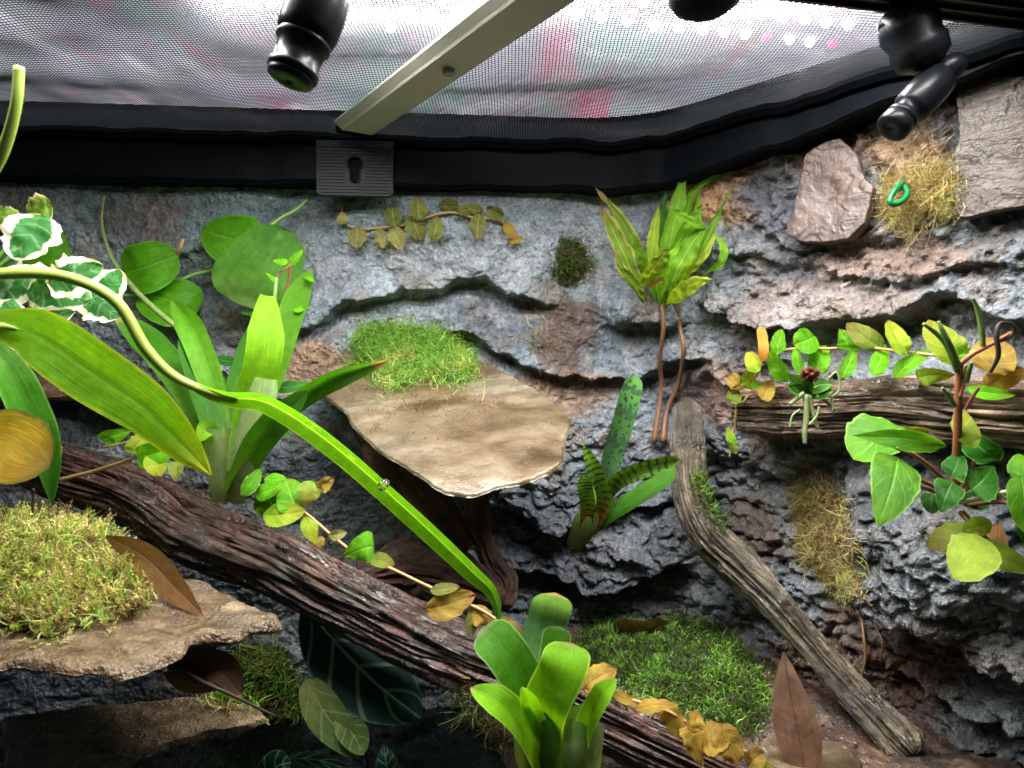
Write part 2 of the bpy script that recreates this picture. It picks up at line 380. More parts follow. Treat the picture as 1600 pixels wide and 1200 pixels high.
    paint(ss(.0, .5, a1)*.8, (.27, .315, .35)); paint(ss(.1, .5, -a1)*.7, (.075, .080, .10))
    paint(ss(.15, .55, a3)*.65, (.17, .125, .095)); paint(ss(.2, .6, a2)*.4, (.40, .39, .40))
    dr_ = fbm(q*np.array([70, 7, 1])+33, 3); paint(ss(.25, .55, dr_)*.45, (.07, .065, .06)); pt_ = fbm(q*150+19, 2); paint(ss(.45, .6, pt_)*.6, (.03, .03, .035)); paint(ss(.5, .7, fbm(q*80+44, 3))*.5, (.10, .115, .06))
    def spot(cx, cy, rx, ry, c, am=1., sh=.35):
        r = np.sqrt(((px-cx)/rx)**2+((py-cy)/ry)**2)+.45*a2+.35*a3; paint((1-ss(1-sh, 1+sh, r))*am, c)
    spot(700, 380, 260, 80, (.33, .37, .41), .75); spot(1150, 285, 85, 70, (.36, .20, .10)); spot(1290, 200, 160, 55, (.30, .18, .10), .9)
    paint(ss(1090, 1180, px)*.42, (.085, .085, .09)); spot(1400, 400, 120, 34, (.24, .15, .11), .7); spot(1290, 470, 140, 40, (.24, .18, .15), .6); spot(1420, 230, 70, 60, (.30, .19, .11), .9)  # first call darkens the right side to offset its overexposure near the lamp
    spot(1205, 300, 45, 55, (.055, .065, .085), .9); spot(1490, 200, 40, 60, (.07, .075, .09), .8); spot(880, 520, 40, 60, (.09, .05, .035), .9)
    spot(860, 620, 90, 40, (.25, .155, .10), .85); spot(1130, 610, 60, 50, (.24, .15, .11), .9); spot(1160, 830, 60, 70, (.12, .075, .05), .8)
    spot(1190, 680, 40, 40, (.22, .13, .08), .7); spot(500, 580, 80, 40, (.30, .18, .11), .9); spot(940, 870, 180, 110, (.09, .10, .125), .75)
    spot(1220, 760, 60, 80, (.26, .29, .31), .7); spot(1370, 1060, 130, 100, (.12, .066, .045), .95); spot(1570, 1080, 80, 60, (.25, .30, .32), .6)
    spot(350, 310, 420, 70, (.115, .165, .175), .7); spot(1500, 960, 100, 60, (.12, .085, .07), .6); spot(230, 340, 60, 50, (.12, .08, .07), .6)  # first patch paints in the dim teal light below the frame
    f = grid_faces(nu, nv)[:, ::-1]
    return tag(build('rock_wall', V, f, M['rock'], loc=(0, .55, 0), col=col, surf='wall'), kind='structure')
make_wall()

# ------------------------------------------------------------------ ground and water
def make_ground():
    n = 300; xs = np.linspace(-.55, .42, n); ys = np.linspace(.16, .62, 180)
    X, Y = np.meshgrid(xs, ys, indexing='ij'); X = X.ravel(); Y = Y.ravel(); q = np.stack([X, Y, 0*X], 1)
    px, py, _ = proj(np.stack([X, Y, X*0+CZ-.20], 1))
    Z = CZ-.205+.006*fbm(q*16, 3)+.0025*fbm(q*70, 3)+.0012*fbm(q*220, 2)
    right = ss(.0, .07, X-(.38-Y)*.35)
    Z = Z-.085*(1-right)
    Z += .018*np.exp(-((px-1080)/150)**2-((py-1050)/80)**2)
    Z -= .02*ss(.20, .30, X)*ss(.45, .3, Y)
    a = fbm(q*30+4, 4); b = fbm(q*90+7, 3)
    col = np.array([.075, .045, .032])+np.zeros((len(X), 3))
    for m, c in ((ss(.05, .5, a), (.15, .085, .055)), (ss(.1, .5, -a)*.7, (.03, .024, .02)), (ss(.25, .6, b)*.6, (.22, .16, .12)), ((1-right)*.9, (.018, .013, .011))):  # last entry: dark soil in the left hollow, with its shade painted in
        m = np.clip(m, 0, 1)[:, None]; col = col*(1-m)+np.array(c)*m
    t = NT('wet_soil'); p = t.geo(); c = t.mix(1., t.attr(), t.ramp(t.noise(380, 4, p), [(.3, .5), (.7, 1.7)]), 'MULTIPLY')
    bb = t.bump(t.noise(160, 5, p, .65), .004, .9); bb = t.bump(t.noise(700, 3, p), .0008, .8, bb)
    t.set(Base_Color=c, Roughness=t.ramp(t.noise(60, 4, p), [(.35, .18), (.65, .6)]), Normal=bb); t.b.inputs['Coat Weight'].default_value = .6; t.b.inputs['Coat Roughness'].default_value = .12; t.put(t.b.inputs['Coat Normal'], bb)
    tag(build('ground', np.stack([X, Y, Z], 1), grid_faces(n, 180), t.m, loc=(0, .4, 0), col=col, surf='ground'), kind='structure')
make_ground()
t = NT('dark_pond_water'); t.set(Base_Color=(.004, .006, .006), Roughness=.06, Normal=t.bump(t.noise(60, 2, t.geo()), .0006, .4)); M['water'] = t.m
xs = np.linspace(-.5, .10, 30); ys = np.linspace(.18, .60, 20); X, Y = np.meshgrid(xs, ys, indexing='ij')
tag(build('water', np.stack([X.ravel(), Y.ravel(), X.ravel()*0+CZ-.262], 1), grid_faces(30, 20), M['water'], loc=(0, .4, 0)), kind='structure')

# ------------------------------------------------------------------ lid: frame, screen, bar, bracket, lamp
FZ = CZ+.158
def lid_frame():
    r = thing('tank_frame', 'black plastic top frame running along the top of the rock wall', 'frame', (0, .55, CZ+.13))
    s = np.linspace(WS[0]+.1, WS[-1], 240); x = np.interp(s, WS, WP[:, 0]); y = np.interp(s, WS, WP[:, 1])
    tx, ty = np.gradient(x), np.gradient(y); l = np.hypot(tx, ty); nx, ny = ty/l, -tx/l
    def strip(name, prof, m):
        prof = [q_ for k_ in range(len(prof)) for q_ in (prof[k_], prof[(k_+1) % len(prof)])]
        k = len(prof); wob = .0022*fbm(np.stack([s*22, s*0, s*0], 1), 4)
        v = np.array([[(x[i]+nx[i]*(o+wob[i]), y[i]+ny[i]*(o+wob[i]), (z if not isinstance(z, str) else CZ+frame_low(s[i])+(.002 if z == 'M' else 0))+wob[i]) for (o, z) in prof] for i in range(len(s))]).reshape(-1, 3)
        a = np.arange(len(s)*k).reshape(len(s), k)
        f = np.stack([a[:-1, 0::2], a[1:, 0::2], a[1:, 1::2], a[:-1, 1::2]], -1).reshape(-1, 4)
        return build(name, v, f, m, r)
    strip('frame_rail', [(-.012, 'L'), (.016, 'L'), (.018, 'M'), (.018, CZ+.1455), (.016, CZ+.147), (-.012, CZ+.147)], M['black'])
    strip('screen_clip_rail', [(-.012, CZ+.1485), (.019, CZ+.1485), (.0215, CZ+.152), (.019, CZ+.1555), (-.012, CZ+.1555)], M['blackr'])
lid_frame()
def screen_z(x, y):
    q = np.stack([x*4.2, y*6, x*0], 1)
    yb = np.interp(x, WP[:, 0], WP[:, 1]); e = np.clip((yb-y)/.12, 0, 1)
    return FZ+.0015+e*(.003+.008*pn(q+3)+.006*pn(q*2.1+8)+.0025*pn(q*5+1))+.002*pn(q*np.array([8, 3, 1])+5)
def screen():
    r = thing('mesh_screen', 'rippled grey fibre mesh screen closing the top of the tank', 'screen', (0, .3, FZ))
    sp, rd = .00185, .00024
    for name, ax in (('long_thread', 0), ('cross_thread', 1)):
        vs, fs, base = [], [], 0
        lo, hi = ((.10, .552) if ax == 0 else (-.42, .42))
        cs = np.arange(lo, hi, sp)
        for j, c in enumerate(cs):
            if ax == 0:
                x1 = .40 if c < .2 else np.interp(c, WP[::-1][:74, 1], WP[::-1][:74, 0]); t = np.linspace(-.55, x1, 110)
                x, y = t, np.full_like(t, c)
            else:
                yb = np.interp(c, WP[:, 0], WP[:, 1])-.004; t = np.linspace(.10, yb, 60); x, y = np.full_like(t, c), t
            wv = .0006*pn(np.stack([x*20, y*20, x*0+7], 1))
            x = x+wv; z = screen_z(x, y)+(rd*.9 if ax else -rd*.9)*np.where(np.arange(len(t)) % 2, 1, -1)*.3
            if len(t) < 2: continue
            a = np.array([(0, 1), (.87, -.5), (-.87, -.5)])*rd
            v = np.stack([x, y, z], 1)[:, None]+np.stack([(np.zeros(3) if ax == 0 else a[:, 0]), (a[:, 0] if ax == 0 else np.zeros(3)), a[:, 1]], 1)[None]
            n = len(t); q = np.arange(n*3).reshape(n, 3)+base; q = np.concatenate([q, q[:, :1]], 1)
            fs.append(np.stack([q[:-1, :-1], q[1:, :-1], q[1:, 1:], q[:-1, 1:]], -1).reshape(-1, 4)); vs.append(v.reshape(-1, 3)); base += n*3
        tag(build(name, np.concatenate(vs), np.concatenate(fs), M['thread'], r), kind='stuff')
screen()
def crossbar():
    z0 = CZ+.150; a = np.array([-.103, .497]); b = np.array([.062, .240]); d = (b-a)/np.linalg.norm(b-a); n = np.array([d[1], -d[0]])
    r = thing('cross_bar', 'cream metal bar running under the mesh screen', 'bar', (*a, z0))
    def prism(name, prof, m, e0=0., e1=0.):
        v = [];
        for q in (a-d*e0, b+d*e1):
            v += [(q[0]+n[0]*o, q[1]+n[1]*o, z0+h) for (o, h) in prof]
        k = len(prof); f = [[i, (i+1) % k, k+(i+1) % k, k+i] for i in range(k)]+[list(range(k))[::-1], list(range(k, 2*k))]
        return build(name, v, f, m, r, smooth=False)
    h = .0113
    chn = prism('channel', [(-h, .001), (-h+.001, 0), (h-.001, 0), (h, .001), (h, .009), (-h, .009)], M['cream'])
    # n points to the left of the run: flange on that side
    side = -1 if n[0] > 0 else 1
    prism('side_flange', [(side*(h+.0002), .0012), (side*(h+.0045), .0040), (side*(h+.0045), .0052), (side*(h+.0002), .0030)], M['cream'])
    prism('edge_bead', [(-side*(h+.0002), .0005), (-side*(h+.0016), .002), (-side*(h+.0016), .005), (-side*(h+.0002), .006)], M['cream'])
    c = onplane(701, 108, np.array([0, 0, z0]), np.array([0, 0, 1.]))
    th = np.linspace(0, 2*np.pi, 6, endpoint=False)
    v = [(c[0]+.0032*math.cos(t), c[1]+.0032*math.sin(t), z0-zz) for zz in (-.001, .003) for t in th]
    build('screw_head', v, [[i, (i+1) % 6, 6+(i+1) % 6, 6+i] for i in range(6)]+[list(range(6, 12))], M['steel'], chn, smooth=False)
    v, f = box_mesh((*(a-d*.003), z0+.004), (*(d*.003), 0), (*(n*.0125), 0), (0, 0, .0045)); build('end_cap', v, f, M['blackr'], r, smooth=False)
crossbar()
def bracket():
    c = P(555, 264, .512); wd, ht = .0258, .0185
    r = thing('keyhole_bracket', 'dark ridged plastic plate with a keyhole slot under the cream bar', 'bracket', tuple(c))
    ex = np.array([.9957, .0925, 0]); ez = np.array([0, 0, 1.]); en = np.array([.0925, -.9957, 0])
    cu = bpy.data.curves.new('plate', 'CURVE'); cu.dimensions = '2D'; cu.fill_mode = 'BOTH'; cu.extrude = .0018; cu.bevel_depth = .0004
    def spl(pts):
        s = cu.splines.new('POLY'); s.points.add(len(pts)-1); s.use_cyclic_u = True
        for q, (a, b) in zip(s.points, pts): q.co = (a, b, 0, 1)
    spl([(-wd, -ht+.002), (-wd+.002, -ht), (wd-.002, -ht), (wd, -ht+.002), (wd, ht), (-wd, ht)])
    kh = [(.0052*math.cos(t), .0052*math.sin(t)+.0030) for t in np.linspace(math.radians(-50), math.radians(230), 20)]
    kh += [(-.0033, -.006)]+[(.0033*math.cos(t), .0033*math.sin(t)-.0075) for t in np.linspace(math.pi, 2*math.pi, 10)]+[(.0033, -.006)]
    spl(kh[::-1])
    to = bpy.data.objects.new('tmp', cu); COL.objects.link(to); dg = bpy.context.evaluated_depsgraph_get()
    me = to.evaluated_get(dg).to_mesh(); v = np.array([q.co[:] for q in me.vertices]); f = [list(q.vertices) for q in me.polygons]
    W = c+v[:, :1]*ex+v[:, 1:2]*ez+v[:, 2:3]*en
    bpy.data.objects.remove(to)
    PB = plain('dusty_grey_plastic', (.007, .011, .013), .6, var=.5, scale=90, bumpd=.0002); plate = build('plate', W, f, PB, r, smooth=False)
    rim = [c+a*1.12*ex+b*1.08*ez+en*.0024 for a, b in kh]; rim.append(rim[0])
    tube('keyhole_rim', rim, [.0005, .0005], PB, plate, 60, 5)
    for i in range(15):
        z = -ht+.0022+i*(2*ht-.004)/15
        inside = -.0115 < z < .009
        for sgn in ((-1, 1) if inside else (0,)):
            x0, x1 = (-wd+.0012, wd-.0012) if sgn == 0 else ((-wd+.0012, -.0068) if sgn < 0 else (.0068, wd-.0012))
            v, f = box_mesh(c+ex*(x0+x1)/2+ez*z+en*.0024, ex*(x1-x0)/2, en*.0006, ez*.00055); build('ridge', v, f, PB, plate, smooth=False)
    v, f = box_mesh(c+en*-.0045+ez*.002, ex*.012, en*.0012, ez*.016); build('backing', v, f, M['blackr'], r, smooth=False)
bracket()
def lamp():
    r = thing('led_lamp', 'white LED lamp panel with rows of diodes lying above the mesh screen', 'lamp', (0, .3, LAMP_Z))
    t = NT('painted_glow_diffuser'); p = t.geo()
    base = t.ramp(t.noise(9, 3, p), [(.3, (.45, .47, .55)), (.5, (.72, .68, .80)), (.7, (1.0, .96, 1.05))])  # LED glare and coloured smears are painted into the panel's emission
    mp = t.n('ShaderNodeMapping'); t.put(mp.inputs[0], p); mp.inputs['Scale'].default_value = (1, .28, 1); mp.inputs['Rotation'].default_value = (0, 0, .45)
    base = t.mix(t.ramp(t.noise(26, 2, mp.outputs[0]), [(.50, 0.), (.68, .6)]), base, (.30, .80, .60))
    mp2 = t.n('ShaderNodeMapping'); t.put(mp2.inputs[0], p); mp2.inputs['Location'].default_value = (3.3, 1, 0); mp2.inputs['Scale'].default_value = (1.3, .26, 1); mp2.inputs['Rotation'].default_value = (0, 0, -.3)
    base = t.mix(t.ramp(t.noise(24, 2, mp2.outputs[0]), [(.55, 0.), (.70, .75)]), base, (1.05, .30, .48))
    mp3 = t.n('ShaderNodeMapping'); t.put(mp3.inputs[0], p); mp3.inputs['Location'].default_value = (9, 2, 0); mp3.inputs['Scale'].default_value = (1., .4, 1)
    base = t.mix(t.ramp(t.noise(20, 2, mp3.outputs[0]), [(.60, 0.), (.72, .8)]), base, (1.5, 1.5, 1.55))
    t.set(Base_Color=(.04, .04, .045), Roughness=.9); t.put(t.b.inputs['Emission Color'], base); t.b.inputs['Emission Strength'].default_value = .95
    z = LAMP_Z+.004
    yb = lambda x: np.interp(x, WP[:, 0], WP[:, 1])+.015
    xs = np.linspace(-.45, .33, 60); v = []
    for x in xs: v += [(x, .12, z), (x, yb(x), z)]
    build('diffuser', v, [[2*i, 2*i+2, 2*i+3, 2*i+1] for i in range(59)], t.m, r)
    v = []
    for x in xs: v += [(x, .12, z+.004), (x, yb(x)+.004, z+.004), (x, yb(x)+.004, z-.003)]
    build('housing', v, [[3*i, 3*i+3, 3*i+4, 3*i+1] for i in range(59)]+[[3*i+1, 3*i+4, 3*i+5, 3*i+2] for i in range(59)], M['blackr'], r)
    def led_mat(name, c, s):
        q = NT(name); q.set(Base_Color=(.1, .1, .1)); q.put(q.b.inputs['Emission Color'], c); q.b.inputs['Emission Strength'].default_value = s; return q.m
    LW = led_mat('white_diode', (1, .98, 1), 90); LR = led_mat('red_diode', (1, .05, .2), 6)
    n0 = np.array([0, 0, 1.]); p0 = np.array([0, 0, z-.0016])
    th = np.linspace(0, 2*np.pi, 12, endpoint=False)
    dome = [(math.cos(a)*rr, math.sin(a)*rr, h) for rr, h in ((.0027, .0015), (.0024, -.0006), (.0013, -.0018)) for a in th]+[(0, 0, -.0022)]
    df = [[k*12+i, k*12+(i+1) % 12, (k+1)*12+(i+1) % 12, (k+1)*12+i] for k in (0, 1) for i in range(12)]+[[24+i, 24+(i+1) % 12, 36] for i in range(12)]
    pos = [(900, 25), (940, 30), (980, 35), (1022, 42), (1060, 45), (1098, 48), (1132, 52), (1165, 55), (1234, 63), (1265, 67), (1190, 25), (1224, 28), (1290, 37), (1325, 40), (1145, 20), (1257, 32), (1003, 4), (950, -8), (1040, -2), (640, 20), (672, 28), (610, 45), (690, 0)]
    for a in pos: build('diode', onplane(*a, p0, n0)+np.array(dome), df, LW, r)
    for a in ((1198, 58), (985, 22), (1195, 2), (1300, 70)): build('diode', onplane(*a, p0, n0)+np.array(dome), df, LR, r)
    for nm, x0, x1, y, wt in (('front', -.24, .20, .265, .85), ('middle', -.15, .20, .352, 1.2)):
        l = bpy.data.lights.new('led_strip', 'AREA'); l.shape = 'RECTANGLE'; l.size = x1-x0; l.size_y = .022; l.energy = 4.7*wt; l.color = (1, .995, .965)
        o = bpy.data.objects.new('led_strip', l); COL.objects.link(o); o.parent = r
        o.location = np.array([(x0+x1)/2, y, z-.003])-LOC[r.name]
lamp()

# ------------------------------------------------------------------ wood
def log_disp(sa, sl, amp, crack, seed, flat=0., fadein=False):
    def f(L, th, r):
        Lg, T = np.meshgrid(L, th, indexing='ij'); rr = np.mean(r)
        q = np.stack([np.cos(T)*rr*sa, np.sin(T)*rr*sa, Lg*sl], -1).reshape(-1, 3)+seed
        a = fbm(q*.35, 3); b = fbm(q, 4); c = 1-np.abs(fbm(q*np.array([1, 1, .6])+40, 3)); e = fbm(q*4+9, 3)
        Lr = Lg.ravel(); tw = .6*a
        q2 = np.stack([np.cos(T.ravel()+tw)*rr*sa*3.2, np.sin(T.ravel()+tw)*rr*sa*3.2, Lr*sl*1.7], -1)+seed+5
        g = 1-np.abs(fbm(q2, 3)); h = fbm(q2*np.array([2.5, 2.5, 5]), 2)
        c2 = 1-np.abs(fbm(q*np.array([1.7, 1.7, .45])+80, 3))
        plate = np.tanh(3*fbm(q*np.array([.8, .8, 1.1])+60, 3))
        d = 1+amp*(.9*a+.3*b+.3*e+.35*h+.35*plate)+amp*.25*(g-.7)-crack*np.clip(c-.80, 0, 1)*6-crack*.8*np.clip(c2-.85, 0, 1)*7
        if fadein: m_ = .25+.75*ss(.25, .45, Lr/Lr.max())+.9*ss(.9, 1., Lr/Lr.max()); d = 1+(d-1)*m_; d = d*(1+.10*np.sin(T.ravel()*2+Lr*16)*ss(.2, .4, Lr/Lr.max()))
        k = 1-flat*np.cos(T.ravel())**2
        return (d*k).reshape(len(L), len(th))
    return f
def log(name, ctrl, rpx, m, label, cat, surf, n=520, seg=170, sa=110, sl=16, amp=.14, crack=.2, seed=0., flat=0., fadein=False):
    c = [P(*q) for q in ctrl]; ds = [q[2] for q in ctrl]
    rr = [a*b/FPX for a, b in zip(rpx, ds)]
    v, f, uv = tube_mesh(c, rr, n, seg, log_disp(sa, sl, amp, crack, seed, flat, fadein))
    o = build(name, v, f, m, uv=uv, surf=surf); return tag(o, label, cat)
log('fallen_log', [(40, 712, .462), (85, 730, .458), (210, 772, .447), (310, 832, .438), (430, 880, .428), (520, 930, .419), (640, 990, .407), (740, 1035, .397), (840, 1068, .386), (955, 1125, .372), (1100, 1192, .356), (1200, 1240, .348)],
    [38, 42, 47, 52, 52, 52, 52, 54, 52, 50, 46, 42], M['log'], 'dark wet cracked log lying diagonally across the tank', 'log', 'log', amp=.13, crack=.24, seed=3.3, sl=9)
log('driftwood_piece', [(1150, 640, .475), (1170, 640, .470), (1280, 640, .440), (1400, 634, .405), (1500, 640, .375), (1600, 645, .352), (1720, 650, .330)],
    [26, 36, 40, 46, 52, 56, 60], M['log2'], 'weathered brown driftwood piece fixed along the right rock wall', 'driftwood', 'log2', amp=.16, crack=.34, seed=11.2, sa=150, sl=8)
log('corner_branch', [(1074, 622, .512), (1074, 640, .510), (1074, 700, .502), (1080, 770, .492), (1104, 832, .482), (1152, 882, .470), (1208, 938, .452), (1262, 1002, .436), (1318, 1066, .419), (1372, 1122, .401), (1412, 1165, .388), (1428, 1182, .384)],
    [6, 23, 29, 30, 34, 34, 27, 23, 22, 23, 27, 16], M['branch'], 'grey brown twisted branch sloping down from the corner of the rock wall', 'branch', 'branch', amp=.24, crack=.34, seed=23.7, sa=105, sl=10, fadein=True)

# ------------------------------------------------------------------ stone slabs
def slab(name, outline, thick, m, label, cat, surf=None, n=260, rings=26, edge=.010, top=.0015, seed=0., parent=None, nrm=None, warp=None, rnd=.95, efreq=60, strata=0.):
    o = np.array(outline); c = o.mean(0)
    if nrm is None:
        u, s_, vt = np.linalg.svd(o-c); nrm = vt[2]
        if np.dot(nrm, C0-c) < 0: nrm = -nrm
    p = np.concatenate([o, o[:1]]); L = np.concatenate([[0], np.cumsum(np.linalg.norm(np.diff(p, axis=0), axis=1))])
    t = np.linspace(0, L[-1], n, endpoint=False); b = np.stack([np.interp(t, L, p[:, k]) for k in range(3)], 1)
    for _ in range(2): b = (np.roll(b, 1, 0)+2*b+np.roll(b, -1, 0))/4
    rel = b-c; rel -= np.outer(rel@nrm, nrm)
    j = 1+edge*8*fbm(b*efreq+seed, 4)*.35
    rel = rel*j[:, None]
    rr = 1-(1-np.linspace(0, 1, rings))**1.7
    T, Bt = [], []
    for r in rr:
        q = c+rel*r
        h = top*fbm(q*28+seed, 3)+top*.5*fbm(q*110+seed, 3); rd = thick*.45*np.clip((r-rnd)/(1-rnd), 0, 1)**2
        if strata: h = h+strata*np.round(3*fbm(q*np.array([18, 18, 26])+seed, 3)+.2*fbm(q*200, 2))/3
        if warp: h = h+warp(q)
        T.append(q+np.outer(h-rd, nrm))
        e = thick*(.8+.5*fbm(q*50+seed+5, 3)); e = e*(1-.5*np.clip((r-.85)/.15, 0, 1)**2)
        Bt.append(q+np.outer(h-np.maximum(e, thick*.3), nrm)*1.0)
    V = np.concatenate([np.array(T).reshape(-1, 3), np.array(Bt)[::-1].reshape(-1, 3)])
    f = grid_faces(2*rings, n); a = np.arange(2*rings*n).reshape(2*rings, n)
    f = np.concatenate([f, np.stack([a[:-1, -1], a[1:, -1], a[1:, 0], a[:-1, 0]], -1)])
    ob = build(name, V, f, m, parent, surf=surf)
    return tag(ob, label, cat) if label else ob
def planar(pts, p0, n): return [onplane(x, y, p0, n) for x, y in pts]
# central shelf: meets the wall behind the moss and tips forward
n_sh = np.array([-.05, -.42, 1.]); n_sh /= np.linalg.norm(n_sh); p_sh = P(700, 560, .535)
SH = [(490, 585), (512, 618), (540, 640), (548, 660), (592, 702), (640, 730), (690, 762), (738, 768), (775, 755), (820, 745), (858, 730), (878, 716), (880, 700), (886, 672), (893, 652), (870, 628), (835, 605), (790, 580), (740, 552), (640, 535), (540, 545)]
def sh_warp(q):
    return -.010*np.clip(np.linalg.norm((q-P(700, 660, .46))*np.array([1, 1, 0]), axis=1)/.08, 0, 1.6)**3*.18
slab('stone_shelf', planar(SH, p_sh, n_sh), .0052, M['shelf'], 'smooth tan shelf slab jutting from the rock wall in the middle', 'stone shelf', 'shelf', seed=4, nrm=n_sh, warp=sh_warp, edge=.0035, top=.0003, efreq=230, rnd=.988)
n_l = np.array([.04, -.12, 1.]); n_l /= np.linalg.norm(n_l); p_l = P(250, 960, .335)
slab('stone_shelf', planar([(-160, 960), (-160, 1040), (0, 1040), (60, 1040), (110, 1050), (180, 1058), (235, 1040), (290, 1018), (300, 1002), (370, 992), (440, 972), (405, 950), (350, 922), (300, 902), (262, 898), (215, 868), (150, 842), (0, 828), (-160, 828)], p_l, n_l), .0075, M['shelf2'],  # back edge extended unseen behind the moss, blocking light to the wall below
     'wet brown stone slab at lower left carrying a thick moss cushion', 'stone shelf', 'shelf2', seed=9, nrm=n_l, edge=.016, top=.003)
n_b = np.array([.0, -.35, 1.]); n_b /= np.linalg.norm(n_b); p_b = P(300, 1130, .36)
slab('stone_shelf', planar([(60, 1300), (190, 1190), (260, 1162), (330, 1142), (395, 1130), (425, 1118), (400, 1098), (300, 1085), (150, 1100), (0, 1120), (0, 1300)], p_b, n_b), .008, M['shelf2'],
     'narrow tan stone slab in the shade below the mossy slab', 'stone shelf', 'shelf3', seed=14, nrm=n_b, edge=.012)
n_w = np.array([0, -.5, 1.]); n_w /= np.linalg.norm(n_w); p_w = P(60, 600, .46)
slab('bark_ledge', planar([(-150, 580), (-150, 625), (0, 612), (70, 612), (130, 606), (140, 598), (120, 588), (60, 574), (0, 566)], p_w, n_w), .010, M['bark'], 'rough brown bark ledge on the wall behind the ivy at the left edge', 'bark', 'ledge', seed=19, nrm=n_w)
def on_wall_slab(pts, off, thick, m, label, surf, seed, **k):
    h = [hit(x, y, ['wall'])[0] for x, y in pts]; c = np.mean(h, 0)
    u, s_, vt = np.linalg.svd(np.array(h)-c); n = vt[2]; n = n if np.dot(n, C0-c) > 0 else -n
    n = n*.6+np.array([-.742, -.634, .10])*.4*1; n /= np.linalg.norm(n)
    near = max(np.dot(q-c, n) for q in h)
    return slab('slate_piece', planar(pts, c+n*(near*.6+off), n), thick, m, label, 'slate', surf, seed=seed, nrm=n, **k)
on_wall_slab([(1240, 335), (1230, 345), (1232, 366), (1250, 378), (1290, 379), (1326, 374), (1352, 348), (1366, 292), (1352, 280), (1338, 240), (1312, 216), (1290, 222), (1258, 240), (1248, 285)], .010, .012, M['slate'], 'purplish brown slate piece set in the right wall left of the green wire', 'slate1', 31, edge=.006, top=.0006, rnd=.985, efreq=120, strata=.0016)
on_wall_slab([(1492, 330), (1502, 342), (1560, 330), (1680, 310), (1690, 120), (1600, 118), (1540, 112), (1505, 120), (1494, 150), (1500, 210), (1490, 260)], .010, .012, M['slate2'], 'large grey brown slate slab at the right edge near the top', 'slate2', 37, edge=.005, top=.0007, rnd=.985, efreq=120, strata=.0018)
# bark under the shelf
stem_b = [(590, 640, .50), (620, 720, .50), (680, 800, .49), (730, 860, .48)]
v, f, uv = tube_mesh([P(*q) for q in stem_b], [.018, .024, .018, .009], 80, 60, log_disp(90, 14, .22, .2, 51., .5)); tag(build('bark_slab', v, f, M['bark'], uv=uv, surf='under'), 'brown bark slab in the shade underneath the tan stone shelf', 'bark')
v, f, uv = tube_mesh([P(745, 770, .47), P(752, 830, .48), P(770, 880, .475), P(795, 910, .465), P(790, 948, .455)], [.009, .0075, .009, .009, .007], 90, 50, log_disp(120, 16, .25, .3, 63., .4)); tag(build('root_piece', v, f, M['bark'], uv=uv), 'curled reddish brown root hanging below the tan stone shelf', 'root')
v, f, uv = tube_mesh([P(560, 905, .47), P(640, 890, .48), P(720, 910, .47), P(790, 940, .46)], [.012, .018, .016, .006], 80, 50, log_disp(120, 16, .25, .3, 73., .4)); tag(build('bark_slab', v, f, M['bark'], uv=uv), 'brown bark chunk lying behind the log below the tan shelf', 'bark')

# ------------------------------------------------------------------ moss
def inpoly(x, y, poly):
    r = np.zeros(len(x), bool); j = len(poly)-1
    for i in range(len(poly)):
        xi, yi = poly[i]; xj, yj = poly[j]
        r ^= ((yi > y) != (yj > y)) & (x < (xj-xi)*(y-yi)/(yj-yi+1e-9)+xi); j = i
    return r
def pdist(x, y, poly):
    d = np.full(len(x), 1e9)
    for i in range(len(poly)):
        a = np.array(poly[i]); b = np.array(poly[(i+1) % len(poly)]); ab = b-a
        t = np.clip(((x-a[0])*ab[0]+(y-a[1])*ab[1])/(ab@ab), 0, 1); d = np.minimum(d, np.hypot(x-a[0]-t*ab[0], y-a[1]-t*ab[1]))
    return d
def strands(base, dirs, length, width, colors, curl=.5, seg=4, droop=0.):
    n = len(base); t = np.linspace(0, 1, seg+1)
    c1 = rng.normal(size=(n, 3)); c1 -= dirs*np.sum(c1*dirs, 1)[:, None]; c1 /= np.linalg.norm(c1, axis=1)[:, None]+1e-9
    c2 = np.cross(dirs, c1); am = curl*rng.uniform(.3, 1.3, n); ph = rng.uniform(1.5, 4.5, n)
    pts = base[:, None]+length[:, None, None]*(dirs[:, None]*t[None, :, None]+am[:, None, None]*(c1[:, None]*(t**2)[None, :, None]+.35*c2[:, None]*np.sin(ph[:, None]*t[None])[:, :, None]))
    pts[:, :, 2] -= droop*length[:, None]*(t**2)[None]
    side = np.cross(dirs, rng.normal(size=(n, 3))); side /= np.linalg.norm(side, axis=1)[:, None]+1e-9
    wd = width[:, None]*(1-.85*t[None]**1.5)
    v = np.stack([pts-side[:, None]*wd[..., None], pts+side[:, None]*wd[..., None]], 2)
    a = np.arange(n*(seg+1)*2).reshape(n, seg+1, 2)
    f = np.stack([a[:, :-1, 0], a[:, :-1, 1], a[:, 1:, 1], a[:, 1:, 0]], -1).reshape(-1, 4)
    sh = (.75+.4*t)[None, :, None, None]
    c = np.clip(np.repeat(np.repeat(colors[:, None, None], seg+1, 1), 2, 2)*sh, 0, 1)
    return v.reshape(-1, 3), f, c.reshape(-1, 3)
PAL = {'green': [(.17, .40, .025), (.25, .50, .05), (.09, .26, .02), (.38, .55, .12)], 'dry': [(.42, .30, .12), (.52, .42, .18), (.30, .19, .07), (.46, .40, .16)],
       'yellow': [(.58, .56, .14), (.44, .54, .10), (.66, .54, .22), (.40, .30, .12), (.30, .46, .08)], 'dark': [(.06, .12, .012), (.10, .19, .02), (.045, .07, .012), (.14, .12, .045)], 'brown': [(.20, .11, .045), (.30, .18, .07), (.13, .075, .03)]}
